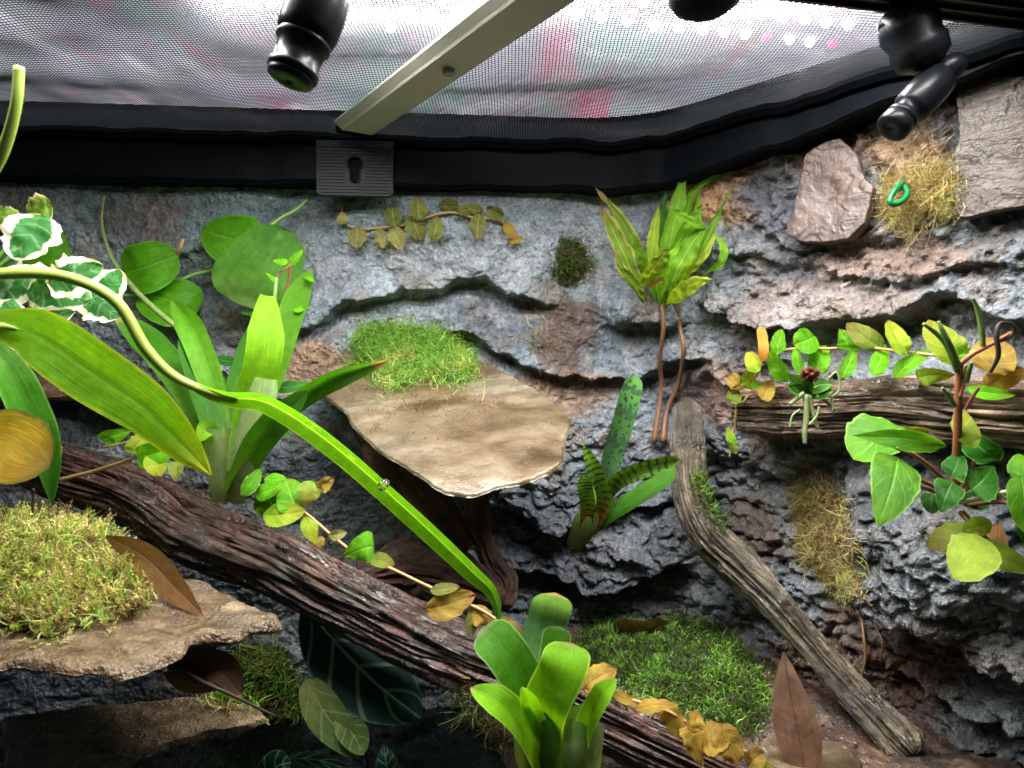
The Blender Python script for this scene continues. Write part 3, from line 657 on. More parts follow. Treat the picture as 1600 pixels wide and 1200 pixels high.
def moss(label, poly, supp, n, ln, wd, pal, dome=.006, scale=30, curl=.6, up=.6, name='moss_cushion', cat='moss', droop=0., pal2=None, fade=25, cushion=(.05, .07, .015), seg=4, spread=.6, sprigs=0):
    xs = [q[0] for q in poly]; ys = [q[1] for q in poly]
    def sample(k):
        out = []
        while len(out) < k:
            x = rng.uniform(min(xs), max(xs), k); y = rng.uniform(min(ys), max(ys), k); m = inpoly(x, y, poly)
            out += list(zip(x[m], y[m]))
        return np.array(out[:k])
    pp = sample(n); dd0 = pdist(pp[:, 0], pp[:, 1], poly); pp = pp+rng.normal(size=pp.shape)*7*np.exp(-dd0/20)[:, None]; dd = dd0; _ = pdist(pp[:, 0], pp[:, 1], poly); keep = rng.uniform(size=n) < np.clip(.25+dd/fade, 0, 1); pp, dd = pp[keep], dd[keep]
    base, nr, ds = [], [], []
    cache = {}
    for (x, y), q in zip(pp, dd):
        h = hit(x, y, supp)
        if h is None: continue
        base.append(h[0]); nr.append(h[1]); ds.append(q)
    base, nr, ds = np.array(base), np.array(nr), np.array(ds)
    hh = dome*(1-np.exp(-ds/scale))*(1+.5*fbm(base*60, 3)); base = base+nr*(hh-.0005)[:, None]
    root = thing(name, label, cat, tuple(base.mean(0)))
    # cushion body
    st = 9; gx = np.arange(min(xs), max(xs)+st, st); gy = np.arange(min(ys), max(ys)+st, st); idx = -np.ones((len(gx), len(gy)), int); vv = []
    GX, GY = np.meshgrid(gx, gy, indexing='ij'); ins = inpoly(GX.ravel(), GY.ravel(), poly).reshape(GX.shape); gd = pdist(GX.ravel(), GY.ravel(), poly).reshape(GX.shape)
    for i in range(len(gx)):
        for j in range(len(gy)):
            if ins[i, j]:
                h = hit(gx[i], gy[j], supp)
                if h is not None: idx[i, j] = len(vv); vv.append(h[0]+h[1]*(dome*(1-math.exp(-gd[i, j]/scale))*.85-.0012))
    ff = [[idx[i, j], idx[i+1, j], idx[i+1, j+1], idx[i, j+1]] for i in range(len(gx)-1) for j in range(len(gy)-1) if min(idx[i, j], idx[i+1, j], idx[i+1, j+1], idx[i, j+1]) >= 0]
    ff = [q for q in ff if max(np.linalg.norm(vv[q[a]]-vv[q[a-1]]) for a in range(4)) < .03]
    par = list(range(len(vv)))
    def fd(a):
        while par[a] != a: par[a] = par[par[a]]; a = par[a]
        return a
    for q in ff:
        for e in q[1:]: par[fd(e)] = fd(q[0])
    if ff:
        rt = [fd(q[0]) for q in ff]; top = max(set(rt), key=rt.count); ff = [q for q, r_ in zip(ff, rt) if r_ == top]
        us = sorted({e for q in ff for e in q}); mp_ = {e: i for i, e in enumerate(us)}; vv = [vv[e] for e in us]; ff = [[mp_[e] for e in q] for q in ff]
    if ff and cushion: build('cushion', vv, ff, plain('moss_bed', cushion, .9, var=.5, scale=260, bumpd=.002), root)
    k = len(base); cols = np.array(PAL[pal])[rng.integers(0, len(PAL[pal]), k)]
    if pal2:
        m = fbm(base*70+3, 3)+rng.normal(size=k)*.25 > pal2[1]; cols[m] = np.array(PAL[pal2[0]])[rng.integers(0, len(PAL[pal2[0]]), m.sum())]
    cols = np.clip(cols*rng.uniform(.7, 1.25, (k, 1)), 0, 1)
    dr = nr+np.array([0, 0, up])+rng.normal(size=(k, 3))*spread; dr /= np.linalg.norm(dr, axis=1)[:, None]
    L = ln*rng.uniform(.45, 1.3, k)*(1+.7*fbm(base*90+8, 2))*np.where(rng.uniform(size=k) < .04, 1.9, 1); L = np.clip(L, ln*.25, ln*(1.8 if cushion else .9))
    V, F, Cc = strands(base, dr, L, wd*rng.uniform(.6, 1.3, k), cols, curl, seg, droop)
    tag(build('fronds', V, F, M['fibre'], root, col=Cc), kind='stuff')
    if sprigs:
        ii = rng.integers(0, k, sprigs); B, Dr, LL, CC = [], [], [], []
        for i in ii:
            d = dr[i]; l = ln*rng.uniform(1., 2.0); cc = cols[i]*1.15
            for q in range(14):
                t = (q+1)/14; s = rng.normal(size=3); s -= d*np.dot(s, d); s /= np.linalg.norm(s)
                B.append(base[i]+d*l*t); e = d*.75+s; Dr.append(e/np.linalg.norm(e)); LL.append(l*.26*(1.25-t)); CC.append(cc*(.7+.45*t))
        k2 = len(B); V, F, Cc = strands(np.array(B), np.array(Dr), np.array(LL), np.full(k2, wd*1.1), np.clip(np.array(CC), 0, 1), .3, 2, 0)
        tag(build('sprigs', V, F, M['fibre'], root, col=Cc), kind='stuff')
    return root
moss('bright green stringy moss cushion on the tan stone shelf', [(545, 530), (570, 508), (620, 503), (665, 508), (700, 520), (735, 545), (752, 585), (735, 602), (690, 605), (655, 598), (615, 618), (580, 600), (552, 575)], ['wall', 'shelf'], 12000, .0048, .00030, 'green', .012, 30, 1.6, .4, pal2=('yellow', .4), spread=.9, seg=6)
moss('loose brown moss roots spilling down the tan shelf slab', [(500, 585), (560, 590), (620, 612), (690, 608), (740, 600), (775, 620), (790, 640), (740, 640), (690, 640), (650, 660), (600, 650), (560, 625), (510, 612)], ['shelf', 'wall'], 420, .007, .0003, 'dry', .0005, 30, 1.4, .0, spread=1.4, fade=60, pal2=('brown', -.1), name='moss_roots', cushion=(.3, .2, .1))
moss('thick yellow green feathery moss cushion on the lower left slab', [(-60, 800), (0, 805), (60, 800), (100, 805), (150, 815), (190, 850), (215, 900), (250, 930), (235, 960), (190, 975), (120, 985), (80, 1010), (0, 985), (-60, 985)], ['shelf2', 'log', 'wall'], 5600, .006, .00042, 'yellow', .020, 45, 1.1, .6, pal2=('brown', .55), sprigs=1500, spread=.9, cushion=(.10, .09, .025))
moss('dark green moss patch growing on the bare back wall', [(865, 385), (880, 368), (905, 372), (922, 390), (924, 420), (905, 445), (880, 452), (862, 430)], ['wall'], 2200, .0045, .00036, 'dark', .007, 20, .7, .3, pal2=('brown', .35))
moss('wide dark green moss carpet on the ground at the foot of the corner', [(900, 985), (940, 960), (1010, 968), (1060, 950), (1110, 965), (1150, 990), (1200, 1040), (1212, 1100), (1190, 1150), (1150, 1160), (1080, 1130), (1010, 1110), (950, 1085), (905, 1050), (890, 1010)], ['ground', 'wall', 'log'], 13000, .0032, .00038, 'dark', .007, 40, 1., .7, pal2=('green', .15), spread=.9, cushion=(.03, .05, .012))
moss('pale dry moss pad with a green wire loop on the right wall', [(1375, 300), (1385, 275), (1420, 262), (1460, 258), (1495, 268), (1500, 310), (1490, 340), (1450, 345), (1420, 370), (1385, 355), (1378, 330)], ['wall', 'slate2'], 4200, .0058, .00026, 'dry', .010, 25, 1.9, .0, spread=1.1, pal2=('yellow', .6), cushion=(.28, .2, .08))
moss('golden dry moss streak hanging down the lower right wall', [(1235, 760), (1260, 740), (1300, 745), (1325, 780), (1335, 840), (1345, 890), (1350, 925), (1325, 940), (1290, 925), (1265, 890), (1240, 850)], ['wall'], 7000, .0045, .00030, 'dry', .010, 25, 1.7, -.1, spread=1.1, pal2=('yellow', .35), droop=.3, cushion=(.22, .15, .06))
moss('small green moss strip growing along the corner branch', [(1078, 740), (1092, 735), (1105, 760), (1130, 800), (1140, 830), (1120, 825), (1100, 800), (1082, 770)], ['branch', 'wall'], 900, .0055, .0004, 'green', .003, 12, .6, .4, pal2=('dark', .1))
moss('tiny orange dry moss tuft on the wall beside the shelf', [(820, 520), (840, 505), (860, 520), (855, 545), (835, 550), (822, 540)], ['wall'], 160, .008, .0003, 'dry', .002, 12, 1.8, -.3, spread=1., pal2=('brown', .3), name='moss_tuft')
moss('green moss clump beside the veined leaf below the lower left slab', [(345, 1015), (400, 1000), (445, 1005), (470, 1050), (475, 1090), (485, 1120), (455, 1130), (400, 1115), (330, 1120), (310, 1095), (360, 1060)], ['shelf3', 'wall'], 2600, .0065, .00042, 'green', .022, 35, .8, .8, pal2=('yellow', .1), cushion=(.05, .06, .015))
moss('dark moss clump hanging under the log left of the front bromeliad', [(700, 1075), (740, 1065), (790, 1090), (820, 1130), (825, 1165), (790, 1170), (740, 1140), (710, 1110)], ['log', 'ground'], 900, .007, .0004, 'dark', .012, 25, .9, -.3, pal2=('brown', .1))

# ------------------------------------------------------------------ leaves
def prof(shape, t):
    if shape == 'strap': return np.minimum(.62+.9*t, 1)*np.sqrt(np.clip(1-(np.clip((t-.80)/.20, 0, 1))**2.2, 0, 1))
    if shape == 'blade': return np.minimum(.75+.6*t, 1)*np.clip((1-t)/.28, 0, 1)**.6
    if shape == 'lance': return np.maximum(np.sin(np.pi*np.clip(t, 0, 1)**.9)**.85, .10*(1-t))
    if shape == 'round': return np.sqrt(np.clip(1-(2*t-1)**2, 0, 1))**.92
    if shape == 'oval': return np.sin(np.pi*t)**.62
    if shape == 'ovate': return (t**.5*(1-t)**.8)/.508
    if shape == 'heart': return np.clip(t/.08, 0, 1)**.5*np.sin(np.pi*(.30+.70*t))**.8
    if shape == 'petiole': return np.where(t < .45, .10+.10*t, np.maximum(.145, np.sin(np.pi*(np.clip((t-.42)/.58, 0, 1))**.85)**.8))
def leaf(ctrl, wpx, m, parent, shape='lance', roll=0., fold=.12, wave=0., wf=5, n=22, mm=8, k=0., kx=0., curl=0., cup=0., name='leaf', jag=0., cut=0.):
    c = np.array([vw(*q) for q in ctrl]); pts = cr(c, n+1); t = np.linspace(0, 1, n+1)
    tg = np.gradient(pts, axis=0); tg /= np.linalg.norm(tg, axis=1)[:, None]+1e-12
    tocam = -pts/np.linalg.norm(pts, axis=1)[:, None]
    sd = np.cross(tg, tocam); sd /= np.linalg.norm(sd, axis=1)[:, None]+1e-9
    nr = np.cross(sd, tg)
    rl = np.radians(roll if not isinstance(roll, (list, tuple)) else np.interp(t, np.linspace(0, 1, len(roll)), roll)) + t*0
    s2 = sd*np.cos(rl)[:, None]+nr*np.sin(rl)[:, None]; n2 = np.cross(s2, tg)
    hw = wpx/2*pts[:, 2]/FPX*np.maximum(prof(shape, t*(1-cut)), .02)
    s = np.linspace(-1, 1, mm+1); sdn = random.uniform(0, 50)
    S, Tt = np.meshgrid(s, t); HW = np.repeat(hw[:, None], mm+1, 1)
    if jag:
        q = np.stack([Tt.ravel()*9+sdn, np.sign(S.ravel())*3, S.ravel()*0], 1); HW = HW*(1+jag*pn(q).reshape(HW.shape)*np.abs(S))
    off = fold*np.abs(S)*HW+cup*S**2*HW
    if wave:
        q = np.stack([Tt.ravel()*wf+sdn, S.ravel()*1.2, S.ravel()*0], 1); off = off+wave*pn(q).reshape(HW.shape)*(.35+.65*np.abs(S))*hw.max()
    off = off+curl*(Tt**2)*hw.max()
    V = pts[:, None]+s2[:, None]*(S*HW)[..., None]+n2[:, None]*off[..., None]
    c0 = pts.mean(0)
    V[..., 2] += k*(V[..., 1]-c0[1])+kx*(V[..., 0]-c0[0])
    uv = np.stack([Tt.ravel(), (S.ravel()+1)/2], 1)
    return build(name, V2W(V.reshape(-1, 3)), grid_faces(n+1, mm+1), m, parent, uv=uv)
def disc(px, py, d, ln, w, ang, m, parent, shape='ovate', k=None, kx=None, bend=.12, fix=False, **kw):
    a = math.radians(ang); dx, dy = math.cos(a)*ln/2, -math.sin(a)*ln/2; b = bend*ln*random.choice((-1, 1))
    k = random.uniform(.25, .7) if k is None else k; kx = random.uniform(-.35, .35) if kx is None else kx
    kw.setdefault('fold', random.uniform(.05, .22)); kw.setdefault('wave', .12); kw.setdefault('n', 14); kw.setdefault('mm', 8); kw.setdefault('roll', random.uniform(-32, 32)); kw.setdefault('curl', random.uniform(-.35, .35)); kw.setdefault('cup', random.uniform(-.25, .3)); kw.setdefault('jag', .12)
    if not fix: ln *= random.uniform(.92, 1.08); w *= random.uniform(1., 1.15)
    return leaf([(px-dx, py-dy, d), (px-dx*.2+b*.3*math.sin(a), py-dy*.2+b*.3*math.cos(a), d-abs(b)*d/FPX), (px+dx, py+dy, d)], w, m, parent, shape, k=k, kx=kx, **kw)
G = lambda *c: c
LM = {}
LM['brom'] = leaf_mat('bromeliad_green', [(0., (.30, .42, .16)), (.25, (.16, .40, .03)), (.8, (.13, .38, .015)), (1., (.17, .36, .03))], rough=.34, tr=.40, blotch=(.12, .32, .02), ba=-.02, bump=.25)
LM['bromd'] = leaf_mat('bromeliad_deep_green', [(0., (.10, .24, .02)), (.5, (.04, .17, .008)), (1., (.04, .14, .012))], rough=.3, tr=.28, bump=.25)
LM['brombt'] = leaf_mat('bromeliad_brown_tip', [(0., (.10, .24, .02)), (.72, (.045, .18, .008)), (.90, (.09, .24, .03)), (.95, (.45, .30, .14)), (1., (.42, .28, .15))], rough=.3, tr=.28, bump=.25)
LM['bromy'] = leaf_mat('bromeliad_yellow_green', [(0., (.36, .50, .18)), (.3, (.24, .52, .02)), (1., (.26, .55, .015))], rough=.36, tr=.45, bump=.25, spots=None)
LM['fbrom'] = leaf_mat('front_bromeliad_green', edge=(.30, .50, .16), ew=.03, en=.04, spots=None, blotch=(.11, .32, .03), ba=-.01, bs=90, ramp=[(0., (.13, .20, .03)), (.4, (.07, .25, .010)), (.92, (.09, .29, .020)), (1., (.35, .40, .25))], rough=.42, tr=.38, bump=.35)
LM['fbroml'] = leaf_mat('front_bromeliad_bright', edge=(.42, .62, .10), ew=.03, en=.04, blotch=(.20, .46, .02), ba=-.01, bs=90, ramp=[(0., (.11, .22, .02)), (.35, (.21, .50, .012)), (.93, (.26, .62, .015)), (.97, (.45, .50, .12)), (1., (.55, .42, .2))], rough=.42, tr=.45, bump=.3)
LM['fbromb'] = leaf_mat('front_bromeliad_bluish', [(0., (.14, .26, .08)), (.5, (.14, .34, .12)), (.93, (.19, .38, .18)), (.96, (.6, .5, .42)), (1., (.62, .5, .42))], rough=.45, tr=.3, bump=.35)
LM['vase'] = leaf_mat('bromeliad_sheath', [(0., (.09, .08, .03)), (.35, (.14, .18, .05)), (1., (.17, .32, .05))], rough=.42, tr=.2, bump=.3)
LM['vase2'] = leaf_mat('pale_sheath', [(0., (.10, .14, .04)), (.3, (.28, .36, .16)), (1., (.30, .42, .16))], rough=.38, tr=.3, bump=.2)
LM['strap'] = leaf_mat('arching_leaf', [(0., (.36, .48, .10)), (.42, (.33, .47, .09)), (.52, (.13, .36, .015)), (.9, (.11, .34, .012)), (1., (.07, .24, .03))], rough=.28, tr=.32, rib=(.34, .52, .10), ribw=.06, bump=.3, blotch=(.20, .40, .03), ba=0., bs=80, edge=(.20, .44, .03), ew=.05, en=.1)
LM['broad'] = leaf_mat('broad_leaf', [(0., (.26, .42, .06)), (.2, (.17, .40, .02)), (.75, (.16, .38, .012)), (.95, (.34, .40, .015)), (1., (.40, .38, .02))], rough=.34, tr=.42, rib=(.12, .30, .02), ribw=.03, veins=.05, nv=12, edge=(.36, .46, .02), ew=.06, en=.12, bump=.3)
LM['narrow'] = leaf_mat('narrow_leaf', [(0., (.09, .26, .012)), (.5, (.045, .20, .010)), (1., (.035, .15, .012))], rough=.32, tr=.3, edge=(.16, .36, .06), ew=.05, en=.1)
LM['yellow'] = leaf_mat('yellowed_leaf', [(0., (.30, .26, .01)), (.35, (.52, .34, .01)), (.7, (.50, .30, .01)), (1., (.22, .17, .03))], rough=.4, tr=.4, blotch=(.30, .30, .02), ba=.05, edge=(.12, .12, .02), ew=.05, en=.3)
LM['roundl'] = leaf_mat('round_leaf', [(0., (.11, .34, .012)), (.5, (.09, .34, .008)), (1., (.12, .36, .015))], rough=.2, tr=.28, rib=(.14, .34, .05), ribw=.02, edge=(.13, .34, .05), ew=.015, en=.03, bump=.2)
LM['roundp'] = leaf_mat('pale_round_leaf', [(0., (.20, .36, .08)), (.4, (.12, .32, .035)), (1., (.08, .26, .03))], rough=.5, tr=.28, bump=.3, blotch=(.13, .32, .05), ba=.04, bs=30)
LM['ivy'] = leaf_mat('variegated_ivy', [(0., (.06, .24, .05)), (.6, (.045, .20, .05)), (1., (.07, .26, .06))], rough=.35, tr=.28, veins=.35, nv=4, slant=.8, vein_c=(.25, .45, .22), edge=(.98, .95, .74), ew=.36, en=.34, blotch=(.22, .42, .22), ba=.05, bs=110)
LM['ivy2'] = leaf_mat('ivy_green', [(0., (.22, .42, .05)), (1., (.30, .44, .08))], rough=.35, tr=.3, veins=.3, nv=4, edge=(.6, .52, .25), ew=.14, en=.3)
LM['fig'] = leaf_mat('fig_green', [(0., (.14, .40, .008)), (.6, (.12, .40, .008)), (1., (.19, .40, .012))], rough=.26, tr=.36, rib=(.22, .50, .05), ribw=.04, veins=.25, nv=5, bump=.5)
LM['figy'] = leaf_mat('fig_yellow_green', [(0., (.24, .44, .03)), (.6, (.36, .46, .03)), (1., (.40, .36, .04))], rough=.3, tr=.4, blotch=(.13, .32, .02), ba=.03, bs=130, bump=.6, veins=.2, nv=5)
LM['figo'] = leaf_mat('fig_olive', [(0., (.17, .30, .03)), (.6, (.24, .28, .04)), (1., (.20, .15, .03))], rough=.3, tr=.32, blotch=(.10, .20, .02), ba=.06, bs=120, bump=.6, veins=.2, nv=5)
LM['gold'] = leaf_mat('golden_dead_leaf', [(0., (.36, .20, .04)), (.5, (.48, .33, .06)), (1., (.40, .22, .06))], rough=.34, tr=.38, blotch=(.34, .30, .05), ba=.05, bs=110, bump=.9, veins=.2, nv=4)
LM['tan'] = leaf_mat('dry_tan_leaf', [(0., (.26, .24, .07)), (.5, (.34, .32, .11)), (1., (.40, .34, .15))], rough=.5, tr=.3, blotch=(.20, .22, .06), ba=.06, bs=120, rib=(.40, .36, .18), ribw=.04, veins=.25, nv=5, bump=.9)
LM['olive'] = leaf_mat('dry_olive_leaf', [(0., (.18, .24, .05)), (.6, (.22, .23, .06)), (1., (.26, .20, .07))], rough=.45, tr=.3, blotch=(.14, .18, .05), ba=.06, bs=120, rib=(.32, .32, .13), ribw=.05, veins=.25, nv=5, bump=.8)
LM['orange'] = leaf_mat('orange_dead_leaf', [(0., (.35, .12, .02)), (.5, (.50, .24, .05)), (1., (.40, .25, .05))], rough=.4, tr=.35, bump=.6)
LM['brown'] = leaf_mat('brown_dead_leaf', [(0., (.16, .085, .055)), (.5, (.23, .125, .085)), (1., (.27, .16, .11))], rough=.34, tr=.12, rib=(.10, .05, .035), ribw=.025, veins=.15, nv=6, slant=.7, vein_c=(.26, .16, .11), blotch=(.13, .07, .05), ba=.05, bs=90, bump=.7)
LM['ochre'] = leaf_mat('ochre_dead_leaf', [(0., (.26, .13, .05)), (.5, (.36, .19, .07)), (1., (.30, .15, .06))], rough=.36, tr=.2, rib=(.40, .25, .12), ribw=.02, veins=.1, nv=8, bump=.5)
LM['fern'] = leaf_mat('strap_fern', [(0., (.16, .36, .02)), (.5, (.22, .46, .03)), (1., (.18, .40, .03))], rough=.38, tr=.38, rib=(.24, .46, .06), ribw=.05, bump=.4)
LM['fernd'] = leaf_mat('strap_fern_dark', [(0., (.06, .20, .02)), (.5, (.05, .20, .03)), (1., (.06, .22, .03))], rough=.4, tr=.3, rib=(.10, .28, .05), ribw=.05)
LM['ferny'] = leaf_mat('strap_fern_yellow', [(0., (.34, .50, .04)), (.6, (.42, .56, .05)), (.93, (.44, .52, .08)), (1., (.5, .35, .12))], rough=.38, tr=.42, rib=(.45, .6, .12), ribw=.05)
LM['fernb'] = leaf_mat('strap_fern_browning', [(0., (.26, .36, .04)), (.5, (.20, .34, .04)), (.8, (.24, .30, .05)), (.92, (.36, .2, .08)), (1., (.35, .17, .08))], rough=.4, tr=.35, edge=(.40, .38, .06), ew=.15, en=.35, rib=(.28, .42, .06), ribw=.05)
LM['pep'] = leaf_mat('peperomia_green', [(0., (.10, .28, .010)), (.6, (.075, .25, .008)), (1., (.14, .34, .012))], rough=.3, tr=.28, rib=(.15, .38, .05), ribw=.03, veins=.22, nv=4, slant=1.6, edge=(.24, .46, .06), ew=.03, en=.05, bump=.35)
LM['pepd'] = leaf_mat('peperomia_deep_green', [(0., (.035, .15, .010)), (.6, (.025, .125, .010)), (1., (.045, .17, .014))], rough=.28, tr=.2, rib=(.10, .32, .06), ribw=.03, veins=.22, nv=4, slant=1.6, edge=(.12, .36, .07), ew=.03, en=.05, bump=.35)
LM['pepp'] = leaf_mat('peperomia_pale_underside', [(0., (.26, .38, .045)), (.6, (.32, .44, .05)), (1., (.28, .40, .045))], rough=.4, tr=.4, blotch=(.26, .36, .06), ba=.0, edge=(.42, .50, .12), ew=.03, en=.05, bump=.2)
LM['pepy'] = leaf_mat('peperomia_yellow_green', [(0., (.24, .44, .02)), (1., (.34, .50, .02))], rough=.28, tr=.4, veins=.2, nv=4)
LM['spot'] = leaf_mat('spotted_bromeliad', [(0., (.030, .015, .035)), (.16, (.05, .04, .06)), (.30, (.06, .14, .05)), (.8, (.075, .23, .05)), (1., (.13, .32, .08))], rough=.34, tr=.2, spots=(.025, .045, .03), stripe=(.04, .09, .04), ns=5, bump=.3)
LM['band'] = leaf_mat('banded_bromeliad', [(0., (.20, .045, .010)), (.2, (.18, .09, .012)), (.4, (.10, .22, .014)), (1., (.14, .30, .02))], rough=.3, tr=.22, stripe=(.022, .04, .014), ns=15, bump=.3)
LM['plainb'] = leaf_mat('banded_bromeliad_underside', [(0., (.04, .08, .02)), (.3, (.055, .20, .012)), (1., (.08, .26, .016))], rough=.34, tr=.28)
LM['aloc'] = leaf_mat('veined_dark_leaf', [(0., (.012, .055, .04)), (.6, (.010, .050, .038)), (1., (.014, .06, .04))], rough=.28, tr=.08, rib=(.24, .36, .27), ribw=.035, veins=.65, nv=4.5, slant=1.1, vein_c=(.24, .36, .27), edge=(.10, .20, .12), ew=.03, en=.03)
LM['aloy'] = leaf_mat('fading_veined_leaf', [(0., (.34, .36, .12)), (.45, (.12, .19, .05)), (1., (.14, .24, .06))], rough=.35, tr=.25, rib=(.34, .40, .18), ribw=.03, veins=.5, nv=4, slant=1., vein_c=(.34, .40, .2), blotch=(.05, .10, .03), ba=.03)
LM['orch'] = leaf_mat('orchid_leaf', [(0., (.10, .26, .04)), (1., (.12, .32, .06))], rough=.3, tr=.2, rib=(.20, .40, .12), ribw=.08)
ST = {'red': plain('red_brown_stem', (.33, .12, .06), .4, scale=200), 'green': plain('green_stem', (.18, .34, .07), .4, scale=200), 'brown': plain('brown_stem', (.20, .10, .05), .5, scale=200), 'dkb': plain('dark_brown_stem', (.055, .038, .03), .5, scale=200),
      'tan': plain('tan_vine_stem', (.38, .24, .10), .45, scale=200), 'spike': plain('green_spike', (.16, .27, .07), .5, scale=500, var=.3), 'pale': plain('pale_stem', (.46, .42, .28), .5), 'spk': plain('speckled_stem', (.22, .30, .09), .5, var=.6, scale=500), 'root': plain('grey_green_root', (.19, .24, .10), .55, scale=300, var=.4), 'lime': plain('lime_stem', (.33, .46, .07), .35, scale=100)}

# ---- big bromeliad on the log
R = thing('bromeliad', 'tall bright green bromeliad growing on the dark log at left', 'plant', tuple(P(352, 780, .42)))
leaf([(345, 720, .425), (300, 625, .44), (240, 545, .455), (178, 488, .465)], 52, LM['brombt'], R, 'blade', roll=25, fold=.25, wave=.1)
leaf([(350, 700, .425), (332, 600, .43), (300, 515, .435), (268, 468, .43)], 42, LM['brom'], R, 'blade', roll=-15, fold=.3)
leaf([(352, 740, .415), (330, 660, .42), (300, 560, .435), (288, 505, .44)], 40, LM['bromd'], R, 'blade', roll=20, fold=.3)
leaf([(378, 700, .43), (425, 590, .44), (460, 480, .45), (487, 420, .455)], 42, LM['brom'], R, 'blade', roll=-20, fold=.25)
leaf([(355, 700, .425), (365, 620, .435), (385, 555, .45), (398, 500, .455)], 36, LM['bromd'], R, 'blade', roll=20, fold=.2)
leaf([(375, 735, .41), (392, 640, .405), (412, 550, .40), (418, 462, .41)], 58, LM['bromy'], R, 'blade', roll=14, fold=.14, wave=.08, cut=.06)
leaf([(375, 740, .415), (420, 660, .41), (510, 595, .405), (608, 563, .41)], 38, LM['brombt'], R, 'blade', roll=35, fold=.5)
leaf([(365, 765, .412), (395, 700, .40), (430, 655, .395), (480, 610, .40)], 50, LM['bromd'], R, 'blade', roll=25, fold=.35)
leaf([(345, 735, .41), (332, 690, .405), (322, 672, .40), (312, 690, .395)], 30, LM['bromy'], R, 'blade', fold=.3)
leaf([(352, 785, .412), (348, 720, .405), (345, 670, .40)], 58, LM['vase2'], R, 'strap', cup=-.45, fold=0, cut=.12, name='leaf_sheath')
leaf([(360, 785, .410), (378, 720, .403), (395, 650, .40), (405, 590, .40)], 56, LM['vase2'], R, 'strap', cup=-.45, fold=0, roll=-15, cut=.1, name='leaf_sheath')

# ---- bromeliad in front
R = thing('bromeliad', 'light green bromeliad with rounded leaves in front at the bottom', 'plant', tuple(P(870, 1260, .31)))
leaf([(850, 1150, .315), (838, 1040, .325), (858, 960, .33), (868, 926, .325)], 64, LM['fbromb'], R, 'strap', roll=10, fold=.1)
leaf([(865, 1130, .315), (862, 1060, .315), (868, 1010, .318), (873, 978, .32)], 46, LM['fbrom'], R, 'strap', roll=-10)
leaf([(860, 1180, .305), (830, 1090, .30), (790, 1020, .30), (752, 982, .305)], 70, LM['fbrom'], R, 'strap', roll=12, fold=.15)
leaf([(850, 1190, .300), (852, 1110, .292), (878, 1050, .288), (893, 1004, .295)], 76, LM['fbroml'], R, 'strap', roll=-12, fold=.14, wave=.05)
leaf([(850, 1200, .298), (820, 1140, .288), (780, 1100, .282), (735, 1075, .285)], 52, LM['fbroml'], R, 'blade', roll=28, fold=.3)
leaf([(850, 1150, .297), (832, 1110, .29), (815, 1073, .285)], 28, LM['fbroml'], R, 'blade', fold=.3)
leaf([(900, 1200, .298), (915, 1140, .29), (940, 1090, .288), (963, 1060, .29)], 38, LM['fbroml'], R, 'blade', roll=-30, fold=.35)
leaf([(868, 1290, .302), (866, 1200, .294), (862, 1110, .292)], 126, LM['vase'], R, 'strap', cup=-.5, fold=0, cut=.15, name='leaf_sheath')
leaf([(900, 1280, .296), (908, 1200, .288), (915, 1130, .29)], 60, LM['vase2'], R, 'strap', cup=-.5, fold=0, cut=.1, name='leaf_sheath')

# ---- banded bromeliad on the dark rocks
R = thing('bromeliad', 'small dark banded bromeliad on the rocks right of the tan shelf', 'plant', tuple(P(900, 855, .47)))
leaf([(930, 810, .46), (955, 720, .455), (978, 640, .45), (993, 585, .45)], 34, LM['spot'], R, 'strap', roll=10, cup=.25)
leaf([(925, 820, .455), (955, 760, .445), (1000, 735, .435), (1064, 718, .435)], 27, LM['band'], R, 'strap', roll=20, cup=.25)
leaf([(920, 830, .455), (965, 795, .44), (1010, 765, .432), (1056, 735, .43)], 28, LM['plainb'], R, 'strap', roll=-20, cup=-.25)
leaf([(925, 830, .452), (945, 780, .442), (930, 735, .435), (912, 695, .435)], 25, LM['band'], R, 'blade', roll=-10, cup=.25)
leaf([(915, 835, .452), (918, 790, .445), (914, 760, .44), (912, 738, .44)], 24, LM['band'], R, 'blade', cup=.2)
leaf([(895, 858, .456), (915, 820, .448), (945, 770, .446)], 42, LM['vase'], R, 'strap', cup=-.5, fold=0, cut=.1, name='leaf_sheath')

# ---- plant with long arching leaves at the left
R = thing('arching_leaf_plant', 'long stalked arching green leaves reaching in from the left edge', 'plant', tuple(P(-120, 620, .30)))
leaf([(-80, 440, .29), (0, 428, .295), (100, 432, .30), (180, 470, .305), (228, 545, .31), (275, 590, .315), (350, 620, .32), (420, 630, .325), (520, 695, .335), (640, 800, .345), (735, 890, .35), (772, 930, .35), (782, 985, .35)], 44, LM['strap'], R, 'petiole', roll=[10, 0, 0, 30, 45, 50, 40, 20], fold=.3, n=70, mm=10)
stem('leaf_stalk', [(-80, 440, .29), (0, 428, .295), (100, 432, .30), (180, 470, .305), (228, 545, .31), (275, 590, .315), (340, 617, .319), (372, 622, .322)], [10, 9, 9, 9, 9, 8, 6, 2], ST['lime'], R, 60, 10)
leaf([(-60, 505, .31), (20, 512, .315), (70, 530, .318), (150, 585, .325), (230, 640, .335), (290, 700, .345), (330, 742, .35)], 96, LM['broad'], R, 'lance', roll=12, fold=.12, wave=.12, wf=4, n=40, mm=10)
stem('leaf_stalk', [(-80, 505, .308), (-10, 508, .312), (20, 512, .315), (45, 520, .317)], [7, 6, 4, 1.5], ST['lime'], R, 20)
leaf([(-40, 520, .30), (5, 570, .30), (40, 640, .303), (70, 710, .308), (82, 790, .315)], 62, LM['narrow'], R, 'lance', roll=-25, fold=.4, wave=.08, n=34)
